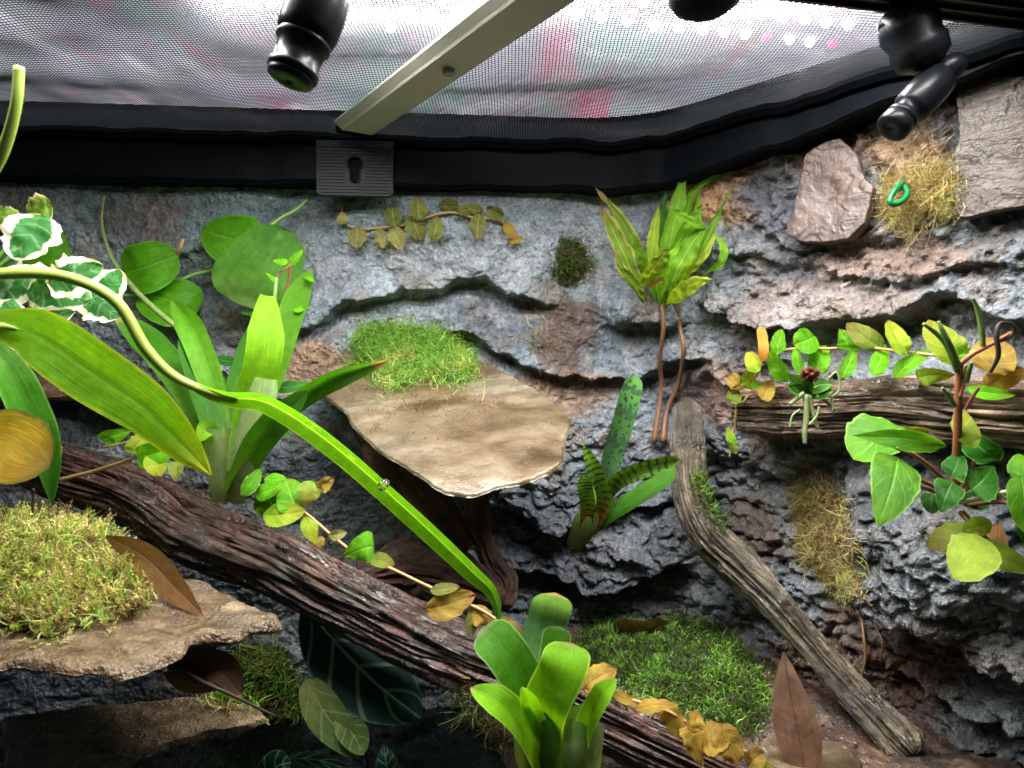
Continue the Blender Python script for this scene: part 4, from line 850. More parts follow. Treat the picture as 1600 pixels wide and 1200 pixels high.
stem('leaf_stalk', [(-30, 300, .27), (5, 235, .265), (25, 165, .262), (30, 105, .262)], [9, 9, 8, 8], ST['lime'], R, 24, 10)
leaf([(-60, 690, .28), (0, 690, .283), (40, 712, .285), (78, 730, .288)], 118, LM['yellow'], R, 'oval', roll=-15, fold=.1, wave=.1, n=24, mm=10)
stem('leaf_stalk', [(52, 765, .29), (51, 800, .31)], [2, 2], ST['dkb'], R, 6)

# ---- round leaved vine on the back wall
W = lambda x, y, o: (x, y, dep(x, y, ('wall',), o))
R = thing('round_leaf_vine', 'climbing vine with large round green leaves on the left back wall', 'plant', tuple(P(300, 470, .47)))
def rl(x, y, ln, w, ang, m, off, shape='round', k=.3, kx=0., **kw): return disc(x, y, dep(x, y, ('wall',), off), ln, w, ang, m, R, shape, k=k, kx=kx, n=24, mm=12, wave=.05, fold=.06, roll=random.uniform(-8, 8), curl=.1, cup=.1, jag=.03, fix=True, **kw)
rl(235, 412, 88, 84, 20, LM['roundl'], .018); rl(264, 473, 90, 78, 160, LM['roundl'], .012, kx=.2); rl(366, 371, 118, 86, 165, LM['roundl'], .016, 'oval', kx=-.2); rl(413, 418, 138, 122, 55, LM['roundp'], .026, k=.2); rl(58, 385, 90, 86, 200, LM['roundl'], .03)
stem('vine_stem', [W(120, 470, .012), W(185, 462, .012), W(215, 461, .012), W(265, 448, .012), W(300, 430, .012), W(345, 420, .014)], [3, 3], ST['green'], R, 30)
stem('leaf_stalk', [W(420, 355, .018), W(440, 340, .018), W(462, 328, .015), W(480, 312, .012)], [3.4, 2.6, 2.6, 2], ST['green'], R, 12)
stem('leaf_stalk', [W(276, 404, .014), W(282, 388, .016), W(286, 374, .018)], [3.4, 2.4], ST['tan'], R, 8)
stem('thread_stem', [W(163, 305, .006), W(159, 340, .008), W(163, 370, .012), W(178, 410, .02), W(210, 452, .03), W(250, 490, .04), W(288, 520, .045)], [1.6, 2, 2.5, 3.6, 4.4, 4.4, 4], ST['spk'], R, 40)

# ---- variegated ivy
R = thing('variegated_ivy', 'cream edged variegated ivy trailing in at the left edge', 'plant', tuple(P(0, 480, .38)))
for (x, y, l, w_, a, m) in [(62, 330, 36, 32, 200, 'ivy2'), (10, 336, 40, 22, 0, 'ivy2'), (46, 368, 64, 52, 250, 'ivy'), (118, 428, 76, 46, 20, 'ivy'), (40, 446, 100, 40, 15, 'ivy'), (95, 462, 92, 52, -5, 'ivy'), (158, 478, 62, 44, -30, 'ivy'), (12, 492, 46, 36, 80, 'ivy'), (60, 498, 96, 28, 12, 'ivy'), (22, 545, 66, 50, -50, 'ivy'), (55, 546, 42, 40, -70, 'ivy'), (5, 410, 52, 40, 120, 'ivy'), (172, 442, 40, 34, 60, 'ivy'), (-10, 520, 60, 44, 30, 'ivy')]:
    disc(x, y, .375+random.uniform(-.02, .03), l*1.15, w_*1.45, a, LM[m], R, 'oval', wave=.34, jag=.4, n=18, mm=10, k=.3, kx=0., roll=random.uniform(-15, 15))
for c in [[(-20, 430), (20, 395), (45, 345), (60, 318)], [(-20, 470), (60, 470), (130, 460), (185, 440)], [(-20, 520), (40, 515), (80, 505), (108, 498)], [(-20, 425), (10, 385), (20, 370)], [(20, 455), (22, 500), (28, 550)]]:
    stem('vine_stem', [(x, y, .39) for x, y in c], [3, 2.2], ST['green'], R, 16)

# ---- little creeper behind the big bromeliad
R = thing('small_creeper', 'tiny leaved creeper with a catkin rising behind the tall bromeliad', 'plant', tuple(P(430, 560, .47)))
stem('stem', [(450, 560, .465), (446, 480, .46), (452, 430, .458), (453, 412, .456)], [2.4, 1.8], ST['red'], R, 12)
stem('stem', [(452, 416, .457), (440, 424, .455), (432, 432, .452)], [1.4, 1.2], ST['red'], R, 8)
stem('catkin', [(428, 478, .445), (430, 455, .445), (432, 434, .446)], [3.2, 3.4, 2.8], ST['spike'], R, 10)
for (x, y, l, w_, a) in [(464, 402, 30, 18, 55), (438, 408, 26, 13, 175), (424, 434, 26, 9, 140), (484, 436, 24, 10, -30), (472, 480, 26, 16, 10), (392, 490, 34, 14, 175), (310, 512, 24, 30, 30), (350, 562, 36, 20, 170), (458, 602, 46, 22, 10), (452, 528, 24, 18, 20), (440, 632, 34, 16, -10), (446, 676, 24, 16, -40), (352, 594, 34, 26, 100)]:
    disc(x, y, .45, l, w_, a, LM['pepd' if y > 480 else 'fig'], R, 'ovate')

# ---- strap leaved fern in the wall pocket
R = thing('strap_fern', 'upright strap leaved fern in a pocket high on the back wall', 'plant', tuple(P(1035, 478, .50)))
B0 = dep(1035, 478, ('wall',), .004)
F_ = lambda pts, w_, m, **k: leaf([(x, y, B0+d) for x, y, d in pts], w_*.8, LM[m], R, 'lance', wave=.5, wf=9, jag=.3, n=30, **k)
F_([(1030, 470, 0), (1028, 400, .0), (1032, 340, .005), (1042, 300, .0)], 28, 'fernd', roll=20)
F_([(1038, 478, 0), (1042, 410, -.01), (1056, 335, -.012), (1070, 262, -.005)], 40, 'fern', roll=10)
F_([(1055, 420, -.005), (1068, 350, -.005), (1085, 300, -.01), (1138, 264, -.02)], 22, 'fern', roll=30)
F_([(1005, 474, -.01), (985, 420, -.02), (960, 365, -.025), (938, 318, -.03)], 32, 'fernb', roll=15)
F_([(1014, 440, -.005), (995, 385, -.01), (968, 340, -.01), (930, 292, -.01)], 24, 'fernb', roll=-15)
F_([(1040, 478, -.008), (1055, 430, -.025), (1078, 385, -.03), (1104, 352, -.03)], 44, 'fern', roll=-15)
F_([(1000, 450, -.02), (1018, 425, -.035), (1032, 405, -.045), (1046, 385, -.05)], 34, 'ferny', roll=25)
F_([(1048, 470, -.01), (1085, 410, -.025), (1110, 360, -.03), (1142, 296, -.03)], 22, 'fern', roll=40)
F_([(1100, 428, -.03), (1126, 410, -.035), (1130, 385, -.035), (1112, 362, -.03)], 18, 'fern', roll=30)
F_([(1042, 476, -.012), (1062, 458, -.03), (1085, 442, -.04), (1112, 436, -.05)], 34, 'ferny', roll=20)
F_([(1108, 356, -.03), (1085, 348, -.035), (1065, 338, -.04), (1045, 322, -.045)], 20, 'fern', roll=20)
F_([(1010, 450, -.02), (1025, 440, -.03), (1050, 432, -.035)], 12, 'orange', roll=20)
for pts, w_, m, rl_ in [([(1034, 476, 0), (1050, 400, -.02), (1082, 340, -.03), (1098, 318, -.035)], 22, 'fern', 20), ([(1026, 474, -.008), (1012, 430, -.02), (1002, 400, -.03), (985, 372, -.035)], 24, 'fern', -20), ([(1044, 474, -.01), (1068, 430, -.03), (1098, 400, -.04), (1122, 352, -.04)], 22, 'ferny', 30),
                         ([(1022, 470, 0), (1018, 410, -.008), (1022, 360, -.01), (1030, 322, -.012)], 24, 'ferny', 15), ([(1030, 474, -.01), (1034, 440, -.03), (1046, 405, -.045), (1066, 380, -.05)], 26, 'fern', -25), ([(1048, 470, 0), (1072, 410, -.01), (1088, 350, -.015), (1092, 290, -.012)], 22, 'fern', 35), ([(1012, 472, -.008), (992, 445, -.02), (972, 420, -.03), (958, 388, -.035)], 20, 'fernb', 10)]:
    F_(pts, w_, m, roll=rl_)
for pts in ([(1034, 476), (1037, 510), (1031, 560), (1033, 610), (1022, 690)], [(1058, 470), (1062, 510), (1068, 545), (1060, 600), (1042, 640), (1036, 690)]):
    stem('hanging_root', [(x, y, dep(x, y, ('wall', 'branch'), .006)) for x, y in pts], [4, 3.5, 3.5, 3.5, 5], ST['brown'], R, 40)

# ---- creeping fig on the driftwood
R = thing('creeping_fig', 'row of small green leaves creeping along the top of the driftwood', 'plant', tuple(P(1300, 560, .44)))
def FD(x): return np.interp(x, [1140, 1200, 1300, 1400, 1500, 1600], [.470, .450, .428, .395, .365, .342])
for (x, y, l, w_, a, m, sh) in [(1219, 535, 46, 24, 70, 'fig', 'oval'), (1257, 532, 42, 40, 200, 'fig', 'round'), (1217, 572, 56, 26, 118, 'fig', 'oval'), (1246, 564, 42, 17, 88, 'fig', 'oval'), (1283, 561, 52, 30, 65, 'fig', 'oval'), (1320, 531, 38, 34, 110, 'fig', 'heart'), (1352, 524, 60, 36, 135, 'figo', 'oval'), (1326, 566, 62, 20, 55, 'fig', 'lance'), (1374, 562, 62, 24, 52, 'fig', 'oval'), (1404, 526, 60, 34, 95, 'figy', 'oval'), (1424, 570, 66, 24, 38, 'fig', 'oval'), (1478, 532, 76, 48, 110, 'figy', 'oval'), (1462, 588, 56, 28, 5, 'figy', 'heart'), (1502, 556, 38, 28, 20, 'fig', 'oval'), (1556, 556, 66, 54, 60, 'gold', 'round'), (1568, 592, 62, 32, 30, 'gold', 'oval'), (1545, 612, 60, 20, -10, 'fig', 'lance'), (1178, 565, 34, 26, 90, 'figy', 'round'), (1170, 592, 34, 26, 30, 'figy', 'oval'), (1150, 597, 28, 28, 120, 'gold', 'round'), (1146, 618, 24, 22, 60, 'figo', 'round'), (1199, 607, 40, 30, 55, 'gold', 'ovate'), (1191, 536, 56, 14, 85, 'orange', 'strap'), (1182, 600, 22, 12, 10, 'fig', 'oval'), (1142, 680, 26, 20, 95, 'figy', 'ovate'), (1146, 698, 18, 14, 95, 'figo', 'oval')]:
    disc(x, y, FD(x)-.012+random.uniform(-.006, .004), l, w_, a, LM[m], R, sh, wave=.2)
stem('vine_stem', [(x, y, FD(x)-.008) for x, y in [(1150, 640), (1152, 612), (1178, 590), (1195, 560), (1232, 546), (1290, 545), (1340, 542), (1400, 548), (1460, 555), (1560, 562)]], [2.4, 2.2], ST['tan'], R, 50)
stem('vine_stem', [(x, y, FD(x)-.010) for x, y in [(1160, 632), (1170, 618), (1185, 616), (1198, 620)]], [2.2, 2], ST['tan'], R, 10)
stem('vine_stem', [(1150, 640, .455), (1148, 670, .46), (1142, 700, .465), (1140, 715, .465)], [2, 1.5], ST['tan'], R, 10)

# ---- miniature orchid
R = thing('miniature_orchid', 'miniature orchid with hanging green roots tied on the driftwood', 'plant', tuple(P(1260, 610, .41)))
for (pts, w_, m) in [([(1262, 612), (1248, 598), (1234, 584)], 28, 'orch'), ([(1262, 612), (1245, 608), (1230, 602)], 20, 'orch'), ([(1258, 612), (1278, 602), (1302, 600)], 24, 'orch'), ([(1260, 614), (1282, 608), (1302, 612)], 22, 'orch'), ([(1258, 616), (1276, 616), (1296, 618)], 18, 'pepd'), ([(1262, 614), (1262, 600), (1256, 588)], 16, 'orch')]:
    leaf([(x, y, .405-.006*i) for i, (x, y) in enumerate(pts)], w_, LM[m], R, 'oval', cup=.3, n=12, mm=6, k=.5)
for pts, r_ in [([(1260, 616), (1260, 650), (1257, 675), (1258, 694)], [5, 4.5, 4.5, 3]), ([(1264, 618), (1270, 645), (1278, 670)], [4, 3.5, 3]), ([(1256, 614), (1246, 622), (1234, 632)], [4, 4, 3]), ([(1276, 618), (1292, 628), (1305, 640)], [3, 3, 3])]:
    stem('root', [(x, y, .398) for x, y in pts], r_, ST['root'], R, 16)
for pts in [[(1294, 592), (1306, 582), (1312, 596), (1310, 612), (1300, 622), (1302, 645)], [(1250, 640), (1238, 650), (1234, 668)], [(1280, 636), (1276, 650), (1264, 664)]]:
    stem('aerial_root', [(x, y, .396) for x, y in pts], [2, 1.6], ST['root'], R, 24)
v, f, uv = tube_mesh([P(1254, 590, .396), P(1264, 584, .394), P(1276, 582, .396)], [.0015, .0032, .0015], 40, 32, log_disp(1400, 1400, .9, .4, 7.)); build('flower_cluster', v, f, plain('rust_red_petal', (.11, .022, .010), .8, var=.6, scale=700), R)

# ---- peperomia on the right wall
R = thing('peperomia', 'glossy peperomia with red stems on the right wall below the driftwood', 'plant', tuple(P(1490, 790, .34)))
pd = .335
for (x, y, l, w_, a, m, sh, d) in [(1372, 694, 92, 76, 215, 'pep', 'oval', .01), (1366, 680, 66, 40, 170, 'pepp', 'oval', .02), (1405, 690, 120, 40, 175, 'pep', 'lance', -.01), (1386, 766, 118, 70, 235, 'pep', 'heart', -.02), (1512, 668, 62, 36, 80, 'figy', 'oval', -.01), (1530, 694, 62, 52, 130, 'pepd', 'oval', .005), (1494, 722, 50, 42, 60, 'pepd', 'heart', -.01), (1538, 745, 66, 50, 35, 'pepd', 'heart', -.015), (1478, 776, 56, 48, 230, 'pepd', 'heart', -.02), (1455, 786, 30, 30, 250, 'pepd', 'oval', 0), (1526, 822, 48, 26, 200, 'pepy', 'oval', -.01), (1516, 873, 100, 68, 205, 'pepp', 'oval', -.035), (1566, 870, 64, 44, -25, 'pepp', 'oval', -.02), (1596, 786, 84, 48, 260, 'pep', 'oval', -.03), (1600, 735, 50, 40, 80, 'pep', 'oval', -.02), (1558, 850, 66, 26, 65, 'ochre', 'oval', 0), (1490, 838, 90, 50, 200, 'figo', 'oval', .015), (1428, 674, 60, 24, 0, 'figo', 'oval', .02), (1520, 782, 40, 26, 190, 'pepd', 'oval', 0), (1610, 830, 60, 40, 250, 'pepd', 'oval', -.01)]:
    disc(x, y, pd+d, l, w_, a, LM[m], R, sh, k=random.uniform(.3, .8), wave=.14, n=16, mm=8, fix=True)
for pts, r_, m in [([(1492, 770, .338), (1496, 690, .325), (1498, 610, .318), (1500, 565, .315)], [7, 6.5, 6, 5], 'red'), ([(1499, 570, .315), (1520, 553, .312), (1545, 540, .312), (1580, 520, .312)], [4.5, 4, 3.5, 3], 'red'), ([(1500, 620, .317), (1506, 595, .316), (1510, 570, .316)], [3, 3], 'red'),
                   ([(1492, 770, .335), (1465, 740, .33), (1430, 712, .325), (1400, 700, .322)], [4, 3.5, 3], 'red'), ([(1492, 775, .335), (1455, 758, .33), (1420, 742, .325), (1405, 735, .32)], [4, 3.5, 3], 'red'), ([(1492, 780, .335), (1450, 765, .33), (1415, 755, .32)], [3, 3], 'red'),
                   ([(1500, 785, .335), (1545, 775, .32), (1585, 765, .31)], [4, 3.5], 'pale'), ([(1500, 800, .335), (1525, 830, .325), (1533, 858, .31)], [4, 3.5], 'red'), ([(1505, 800, .335), (1540, 840, .325), (1560, 855, .318)], [3.5, 3], 'red'), ([(1510, 790, .335), (1560, 785, .32), (1600, 790, .31)], [3.5, 3], 'red'), ([(1508, 640, .318), (1520, 620, .315), (1530, 605, .312)], [3, 2.5], 'red'), ([(1495, 770, .335), (1512, 750, .328), (1522, 720, .325)], [4, 3], 'red'), ([(1495, 775, .335), (1510, 765, .325), (1520, 755, .32)], [3, 3], 'red')]:
    stem('stem', pts, r_, ST[m], R, 20)
for pts, r_, m in [([(1496, 580, .315), (1480, 540, .31), (1462, 520, .308), (1443, 506, .306)], [5, 5, 4, 2.5], 'spike'), ([(1497, 570, .314), (1484, 540, .307), (1472, 515, .305), (1466, 502, .305)], [5, 5, 4, 2.5], 'spike'), ([(1536, 540, .312), (1534, 515, .31), (1528, 485, .308), (1520, 465, .306)], [4, 4.5, 4, 2], 'spike'), ([(1548, 582, .31), (1560, 555, .306), (1557, 525, .304), (1562, 506, .304), (1578, 506, .306), (1586, 516, .31), (1575, 528, .312), (1560, 534, .312)], [2.5, 4, 4, 3, 3, 3, 3, 2], 'dkb'), ([(1510, 596, .316), (1514, 580, .312), (1518, 566, .31)], [4, 4, 3], 'spike'), ([(1492, 634, .318), (1482, 618, .314), (1472, 606, .312)], [4, 4, 2], 'spike')]:
    stem('flower_spike', pts, r_, ST[m], R, 30)

# ---- dried vine high on the back wall
R = thing('dried_vine', 'row of dry olive leaves on a vine below the keyhole bracket', 'plant', tuple(P(680, 345, .52)))
for (x, y, l, w_, a, m) in [(536, 341, 20, 16, 90, 'tan'), (557, 371, 34, 30, 270, 'tan'), (594, 373, 34, 24, 300, 'tan'), (620, 373, 38, 24, 295, 'tan'), (616, 341, 38, 28, 280, 'olive'), (654, 326, 36, 28, 100, 'olive'), (652, 356, 42, 30, 290, 'olive'), (679, 357, 40, 22, 80, 'olive'), (700, 324, 34, 26, 175, 'olive'), (739, 326, 34, 18, 170, 'olive'), (748, 354, 42, 24, 265, 'olive'), (773, 332, 30, 24, 150, 'olive'), (798, 360, 36, 16, 300, 'gold'), (806, 374, 24, 14, 10, 'gold'), (726, 330, 24, 18, 200, 'olive')]:
    disc(x, y, dep(x, y, ('wall',), .006), l, w_, a, LM[m], R, 'oval', wave=.3, jag=.3, k=.15)
stem('vine_stem', [(x, y, dep(x, y, ('wall',), .003)) for x, y in [(533, 312), (537, 345), (560, 358), (600, 355), (640, 350), (672, 338), (705, 332), (740, 340), (770, 342), (790, 350), (800, 362)]], [1.8, 2.2], ST['tan'], R, 50)

# ---- vine running along the log
R = thing('log_vine', 'vine of green turning to golden leaves trailing along the dark log', 'plant', tuple(P(480, 800, .41)))
def LD(x): return np.interp(x, [85, 310, 640, 955, 1150, 1200], [.425, .405, .370, .335, .318, .312])
for (x, y, l, w_, a, m, sh) in [(183, 681, 42, 30, 20, 'fig', 'heart'), (218, 692, 34, 30, 60, 'figy', 'round'), (242, 708, 62, 44, 10, 'fig', 'round'), (246, 724, 44, 30, 300, 'figy', 'oval'), (278, 735, 30, 26, 280, 'figo', 'heart'), (392, 753, 46, 26, 55, 'pep', 'oval'), (425, 796, 64, 56, 300, 'pep', 'heart'), (420, 768, 46, 28, 20, 'fig', 'oval'), (456, 774, 58, 44, 120, 'fig', 'oval'), (444, 802, 66, 32, 5, 'figy', 'oval'), (483, 772, 40, 38, 260, 'figo', 'oval'), (508, 754, 30, 24, 30, 'gold', 'oval'), (430, 748, 36, 18, 0, 'fig', 'oval'), (484, 828, 48, 24, 300, 'figy', 'lance'), (500, 848, 20, 12, 280, 'gold', 'oval'), (560, 863, 52, 46, 200, 'fig', 'heart'), (598, 878, 40, 22, -10, 'figo', 'oval'), (528, 834, 28, 16, 10, 'tan', 'oval'), (705, 941, 78, 36, 10, 'gold', 'oval'), (695, 920, 44, 16, 0, 'olive', 'oval'), (752, 965, 44, 26, -20, 'gold', 'oval'), (738, 975, 34, 22, 260, 'olive', 'oval'), (800, 980, 50, 16, -28, 'gold', 'oval'), (822, 1020, 36, 22, 280, 'gold', 'oval'), (812, 1002, 20, 16, 60, 'fig', 'oval'), (938, 1060, 60, 34, 25, 'gold', 'oval'), (980, 1092, 50, 14, -20, 'gold', 'oval'), (1022, 1105, 60, 20, 10, 'gold', 'oval'), (1050, 1122, 46, 34, 290, 'gold', 'oval'), (1088, 1128, 30, 26, 70, 'gold', 'oval'), (1085, 1162, 52, 42, 280, 'gold', 'heart'), (1118, 1155, 46, 40, 20, 'gold', 'round'), (1140, 1160, 54, 42, -70, 'gold', 'oval'), (1182, 1186, 34, 26, 30, 'gold', 'oval'), (1195, 1200, 30, 20, -20, 'figy', 'oval'), (85, 702, 20, 18, 80, 'gold', 'oval')]:
    disc(x, y, LD(x)+random.uniform(-.006, .004), l, w_, a, LM[m], R, sh, wave=.35 if m == 'gold' else .18, jag=.3 if m == 'gold' else 0)
stem('vine_stem', [(x, y, LD(x)+.004) for x, y in [(92, 750), (140, 738), (185, 724), (216, 712)]], [3.4, 3, 2.4], ST['tan'], R, 20)
stem('vine_stem', [(x, y, LD(x)) for x, y in [(158, 700), (200, 690), (206, 682)]], [1.8, 1.6], ST['tan'], R, 12)
stem('vine_stem', [(x, y, LD(x)+.002) for x, y in [(385, 745), (430, 775), (475, 800), (520, 838), (560, 868), (610, 888), (660, 912), (710, 935), (760, 958), (815, 1000), (880, 1050), (960, 1085), (1040, 1110), (1100, 1145), (1160, 1172), (1200, 1200)]], [2.6, 2.8, 2.4], ST['tan'], R, 90)

# ---- dark veined plant in the shade
R = thing('veined_leaf_plant', 'dark green leaves with pale veins in the shade under the log', 'plant', tuple(P(560, 1200, .36)))
leaf([(475, 945, .452), (530, 1010, .446), (590, 1070, .436), (658, 1122, .428)], 128, LM['aloc'], R, 'oval', roll=-12, fold=.08, n=30, mm=12)
leaf([(478, 1060, .425), (505, 1110, .42), (535, 1150, .415), (560, 1186, .41)], 72, LM['aloy'], R, 'ovate', roll=10, wave=.12, n=24, mm=10)
leaf([(525, 1120, .42), (550, 1145, .415), (568, 1180, .41)], 50, LM['aloy'], R, 'oval', roll=-25, n=18)
leaf([(405, 1240, .34), (430, 1200, .335), (455, 1190, .33)], 50, LM['aloc'], R, 'oval', n=16)
leaf([(610, 1230, .35), (604, 1195, .345), (600, 1165, .345)], 44, LM['aloc'], R, 'ovate', n=16)
leaf([(440, 1185, .345), (500, 1188, .34), (560, 1210, .335)], 30, LM['aloc'], R, 'lance', roll=40, n=16)
stem('leaf_stalk', [(590, 1260, .45), (560, 1130, .452), (500, 1000, .455), (475, 945, .453)], [4, 4, 3], ST['dkb'], R, 16)

# ------------------------------------------------------------------ dead leaves, twigs, debris
def dead(label, ctrl, w_, m, shape='lance', **k):
    R = thing('dead_leaf', label, 'dead leaf', tuple(P(*ctrl[0]))); leaf(ctrl, w_, LM[m], R, shape, name='blade', **k); return R
gd = lambda x, y: dep(x, y, ('ground', 'wall'), .012, .4)
dead('long brown dead leaf standing on end beside the corner branch', [(1262, 1240, .352), (1252, 1170, .356), (1238, 1100, .360), (1224, 1018, .364)], 68, 'brown', 'lance', roll=-12, fold=.18, wave=.1, n=30)
R = dead('brown dead leaf lying flat on the green ground moss', [(962, 985, gd(962, 985)-.004), (1000, 990, gd(1000, 990)-.008), (1042, 982, gd(1042, 982)-.004)], 60, 'brown', 'oval', roll=30, fold=.4, wave=.35, jag=.5)
dead('ochre dead leaf leaning on the moss of the lower left slab', [(165, 838, .352), (225, 870, .35), (275, 920, .345), (318, 962, .335)], 50, 'ochre', 'lance', roll=25, fold=.15, n=26)
dead('folded brown dead leaf under the edge of the lower left slab', [(255, 1020, .345), (300, 1040, .335), (345, 1050, .33), (378, 1085, .335)], 56, 'brown', 'oval', roll=-20, fold=.4, wave=.2)
dead('tan dead leaf curled below the lower left slab beside the twig', [(255, 1052, .33), (300, 1065, .325), (350, 1075, .325)], 34, 'ochre', 'lance', roll=30, fold=.3)
tag(stem('twig', [(262, 1030, .322), (310, 1062, .32), (360, 1085, .322), (432, 1120, .33)], [4, 3.5, 3, 2], ST['dkb'], None, 24), 'thin dark twig poking out below the lower left slab', 'twig')
tag(stem('root_fibre', [(x, y, dep(x, y, ('wall',), .004)) for x, y in [(1335, 930), (1345, 960), (1350, 1000), (1352, 1030), (1345, 1060)]], [2, 2, 1.6], ST['tan'], None, 24), 'thin tan root fibre hanging below the golden moss streak', 'root')
tag(stem('root_fibre', [(x, y, dep(x, y, ('wall',), .004)) for x, y in [(1350, 935), (1362, 970), (1378, 1000), (1376, 1035)]], [1.6, 1.6, 1.4], ST['tan'], None, 24), 'shorter tan root fibre right of the other below the golden moss', 'root')
gw = thing('wire_loop', 'bright green coated wire loop in the pale moss pad', 'wire', tuple(P(1410, 300, .36)))
c_ = dep(1410, 300, ('wall',), .022)
stem('loop', [(1412, 284, c_+.010), (1403, 292, c_), (1393, 306, c_-.002), (1391, 316, c_-.003), (1400, 319, c_-.003), (1412, 312, c_-.002), (1418, 301, c_), (1412, 292, c_+.004), (1405, 296, c_+.010)], [4.4, 4.6, 4.6, 4.6, 4.6, 4.2], plain('green_wire_coat', (.004, .13, .035), .35), gw, 40, 10)

# ------------------------------------------------------------------ misting nozzles and rail
def lathe(name, c, ax, prof_, m, parent, seg=40):
    ax = ax/np.linalg.norm(ax); a = np.cross(ax, [0, 1., .1]); a /= np.linalg.norm(a); b = np.cross(ax, a)
    th = np.linspace(0, 2*np.pi, seg, endpoint=False); V = []
    for h, r in prof_: V += [c+ax*h+r*(a*math.cos(t)+b*math.sin(t)) for t in th]
    n = len(prof_); q = np.arange(n*seg).reshape(n, seg); q = np.concatenate([q, q[:, :1]], 1)
    f = np.stack([q[:-1, :-1], q[1:, :-1], q[1:, 1:], q[:-1, 1:]], -1).reshape(-1, 4).tolist()+[list(range(seg)), list(range((n-1)*seg, n*seg))[::-1]]
    return build(name, V, f, m, parent)
BP = plain('glossy_black_nozzle', (.006, .007, .009), .34, bumpd=.0001, spec=.22)
def U(px, d): return px*d/FPX
d = .26; a, b = P(512, -40, d), P(452, 128, d-.004); R = thing('misting_nozzle', 'black misting nozzle hanging from the mesh at upper left', 'nozzle', tuple(a)); ax = b-a; L = np.linalg.norm(ax); u = lambda f: f*L
lathe('swivel_knob', a, ax, [(0, U(34, d)), (u(.1), U(46, d)), (u(.35), U(48, d)), (u(.52), U(47, d)), (u(.60), U(43, d)), (u(.61), U(38, d))], BP, R)
nb_ = lathe('nozzle_body', a, ax, [(u(.60), U(40, d)), (u(.62), U(42, d)), (u(.66), U(42, d)), (u(.67), U(37, d)), (u(.86), U(35, d)), (u(.87), U(39, d)), (u(.93), U(39, d))], BP, R)
lathe('nozzle_tip', a, ax, [(u(.93), U(37, d)), (u(.98), U(35, d)), (u(1.), U(28, d)), (u(1.), U(6, d)), (u(.985), U(5, d))], BP, nb_)
lathe('mount_stub', a+np.array([0, 0, .0]), np.array([0, 0, 1.]), [(-.004, .006), (FZ-a[2], .006)], BP, R, 20)
d = .325; R = thing('misting_nozzle', 'jointed black misting nozzle hanging near the slate at upper right', 'nozzle', tuple(P(1430, 20, d)))
lathe('mount_knob', P(1405, 10, d), P(1445, 95, d)-P(1405, 10, d), [(0, U(20, d)), (U(6, d), U(38, d)), (U(40, d), U(46, d)), (U(60, d), U(40, d)), (U(70, d), U(44, d)), (U(92, d), U(40, d)), (U(105, d), U(22, d))], BP, R)
lathe('side_lug', P(1400, 35, d), P(1385, 55, d)-P(1400, 35, d), [(0, U(22, d)), (U(14, d), U(22, d)), (U(22, d), U(16, d))], BP, R, 24)
lathe('swivel_ball', P(1468, 92, d), P(1486, 118, d)-P(1468, 92, d), [(0, U(8, d)), (U(6, d), U(24, d)), (U(18, d), U(31, d)), (U(32, d), U(28, d)), (U(42, d), U(12, d))], BP, R)
a, b = P(1478, 112, d), P(1390, 204, d-.006); ax = b-a; L = np.linalg.norm(ax)
nb_ = lathe('nozzle_body', a, ax, [(u(.05), U(18, d)), (u(.12), U(27, d)), (u(.3), U(29, d)), (u(.62), U(28, d)), (u(.66), U(24, d)), (u(.67), U(20, d)), (u(.76), U(20, d)), (u(.77), U(25, d)), (u(.82), U(25, d))], BP, R)
lathe('nozzle_tip', a, ax, [(u(.82), U(22, d)), (u(.84), U(25, d)), (u(.96), U(25, d)), (u(.98), U(21, d)), (u(.98), U(6, d)), (u(.97), U(5, d))], BP, nb_)
R = thing('cable_clip', 'rounded black clip hanging under the mesh at the top centre right', 'clip', tuple(P(1100, 0, .325)))
lathe('clip_body', P(1100, -45, .325), P(1106, 26, .325)-P(1100, -45, .325), [(0, .008), (.004, .015), (.011, .0165), (.015, .014), (.0185, .008), (.0198, .003)], M['black'], R)
R = thing('black_rail', 'black ridged plastic rail crossing the top right corner', 'rail', tuple(P(1300, 0, .345)))
zr = np.array([0, 0, CZ+.156]); nz = np.array([0, 0, 1.])
a0, b0 = onplane(1150, -8, zr, nz), onplane(1720, 62, zr, nz); dv = (b0-a0)/np.linalg.norm(b0-a0); nn = np.cross(dv, nz); nn = nn if nn[1] < 0 else -nn
v, f = box_mesh((a0+b0)/2+nn*.022+nz*.003, dv*np.linalg.norm(b0-a0)/2, nn*.022, nz*.003); chn = build('channel', v, f, M['black'], R, smooth=False)
for i in range(4):
    v, f = box_mesh((a0+b0)/2+nn*(.004+i*.008)-nz*.0008, dv*np.linalg.norm(b0-a0)/2, nn*.0009, nz*.0009); build('ridge', v, f, BP, chn, smooth=False)

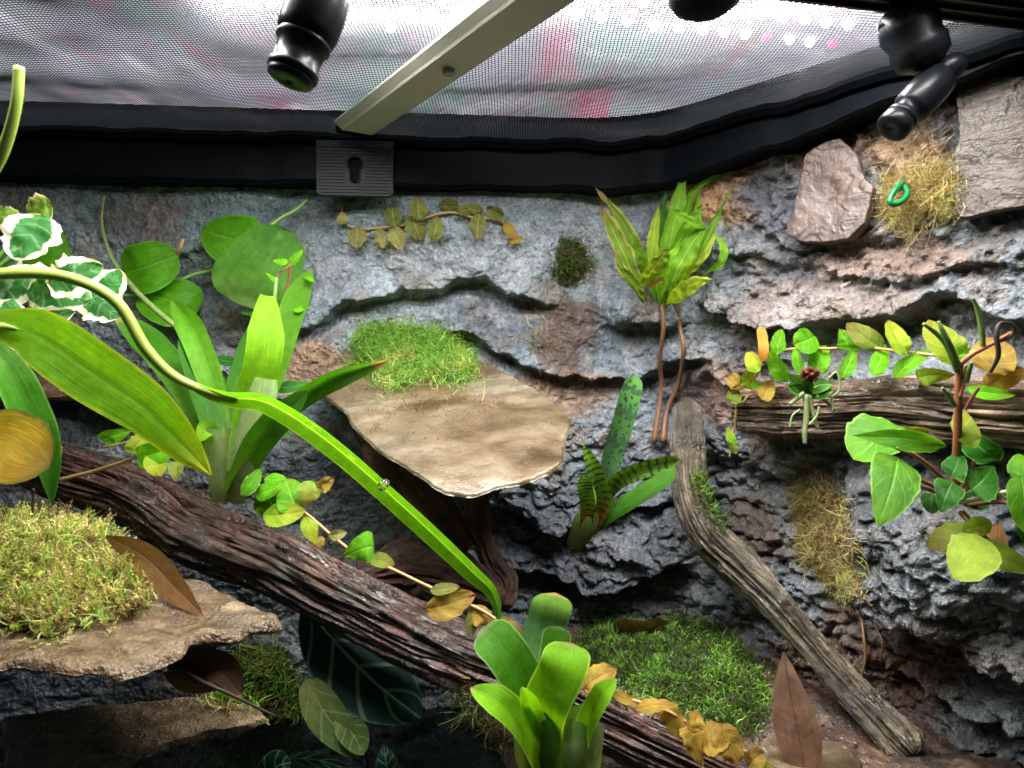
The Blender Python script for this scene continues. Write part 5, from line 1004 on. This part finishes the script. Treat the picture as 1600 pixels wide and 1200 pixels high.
# small debris
def crumbs(name, label, cat, poly, supp, n, size, cols):
    xs = [q[0] for q in poly]; ys = [q[1] for q in poly]; V, F, Cc = [], [], []
    x = rng.uniform(min(xs), max(xs), n*3); y = rng.uniform(min(ys), max(ys), n*3); m = inpoly(x, y, poly); x, y = x[m][:n], y[m][:n]
    for a, b in zip(x, y):
        h = hit(a, b, supp)
        if h is None: continue
        s = size*rng.uniform(.4, 1.4); o = rng.normal(size=(5, 3)); o /= np.linalg.norm(o, axis=1)[:, None]; o[0:2] *= 1.6
        k = len(V); V += list(h[0]+h[1]*s*.3+o*s*.5); F += [[k, k+2, k+3], [k, k+3, k+4], [k, k+4, k+2], [k+1, k+3, k+2], [k+1, k+4, k+3], [k+1, k+2, k+4]]
        c = np.array(cols[rng.integers(len(cols))])*rng.uniform(.7, 1.3); Cc += [c]*5
    o = build(name, V, F, M['fibre'], col=np.clip(np.array(Cc), 0, 1), smooth=False); return tag(o, label, cat, kind='stuff')
crumbs('soil_crumbs', 'brown soil crumbs scattered on the tan stone shelf', 'soil', [(540, 600), (700, 590), (800, 630), (790, 670), (700, 690), (600, 680), (550, 640)], ['shelf'], 420, .0008, [(.16, .10, .06), (.30, .20, .11), (.20, .12, .07)])
crumbs('soil_crumbs', 'dark and pale crumbs on the moss carpet and mud at lower right', 'soil', [(900, 950), (1250, 950), (1500, 1180), (1200, 1200), (950, 1080)], ['ground', 'wall'], 500, .0018, [(.05, .03, .02), (.16, .10, .07), (.40, .34, .28), (.09, .05, .03)])

for lb, poly, sp_, n_ in [('fine tan root fibres around the slate pieces at upper right', [(1190, 262), (1300, 225), (1400, 205), (1488, 180), (1495, 250), (1400, 270), (1370, 250), (1330, 215), (1260, 235)], ['wall'], 420),
                     ('loose brown fibres on the wall left of the green moss cushion', [(480, 560), (530, 520), (560, 560), (560, 610), (500, 600)], ['wall', 'shelf'], 160),
                     ('wispy pale fibres on the wall beside the big round leaf', [(470, 350), (500, 340), (510, 420), (480, 420)], ['wall'], 24)]:
    moss(lb, poly, sp_, n_, .010, .00022, 'dry', .0005, 30, 1.8, 0., name='root_fibres', cat='roots', spread=1.5, fade=60, pal2=('brown', 0.), cushion=None, seg=6)
slab('flat_stone', planar([(1170, 1215), (1165, 1180), (1200, 1158), (1250, 1150), (1320, 1160), (1350, 1190), (1340, 1230), (1250, 1250)], P(1250, 1185, .362), np.array([0, -.1, 1.])/1.005), .005, M['shelf'], 'flat beige stone on the ground under the upright dead leaf', 'stone', seed=55, nrm=np.array([0, -.1, 1.])/1.005)

# water bead on the arching leaf
q = NT('water_bead'); q.set(Base_Color=(1, 1, 1), Roughness=.02); q.b.inputs['Transmission Weight'].default_value = 1.; q.b.inputs['IOR'].default_value = 1.33
ap = next(o for o in bpy.data.objects if o.name == 'arching_leaf_plant')
lathe('water_drop', P(592, 752, .333), P(604, 762, .333)-P(592, 752, .333), [(0, .0006), (.0008, .0020), (.002, .0030), (.0035, .0030), (.0046, .0018), (.005, .0005)], q.m, ap, 20)
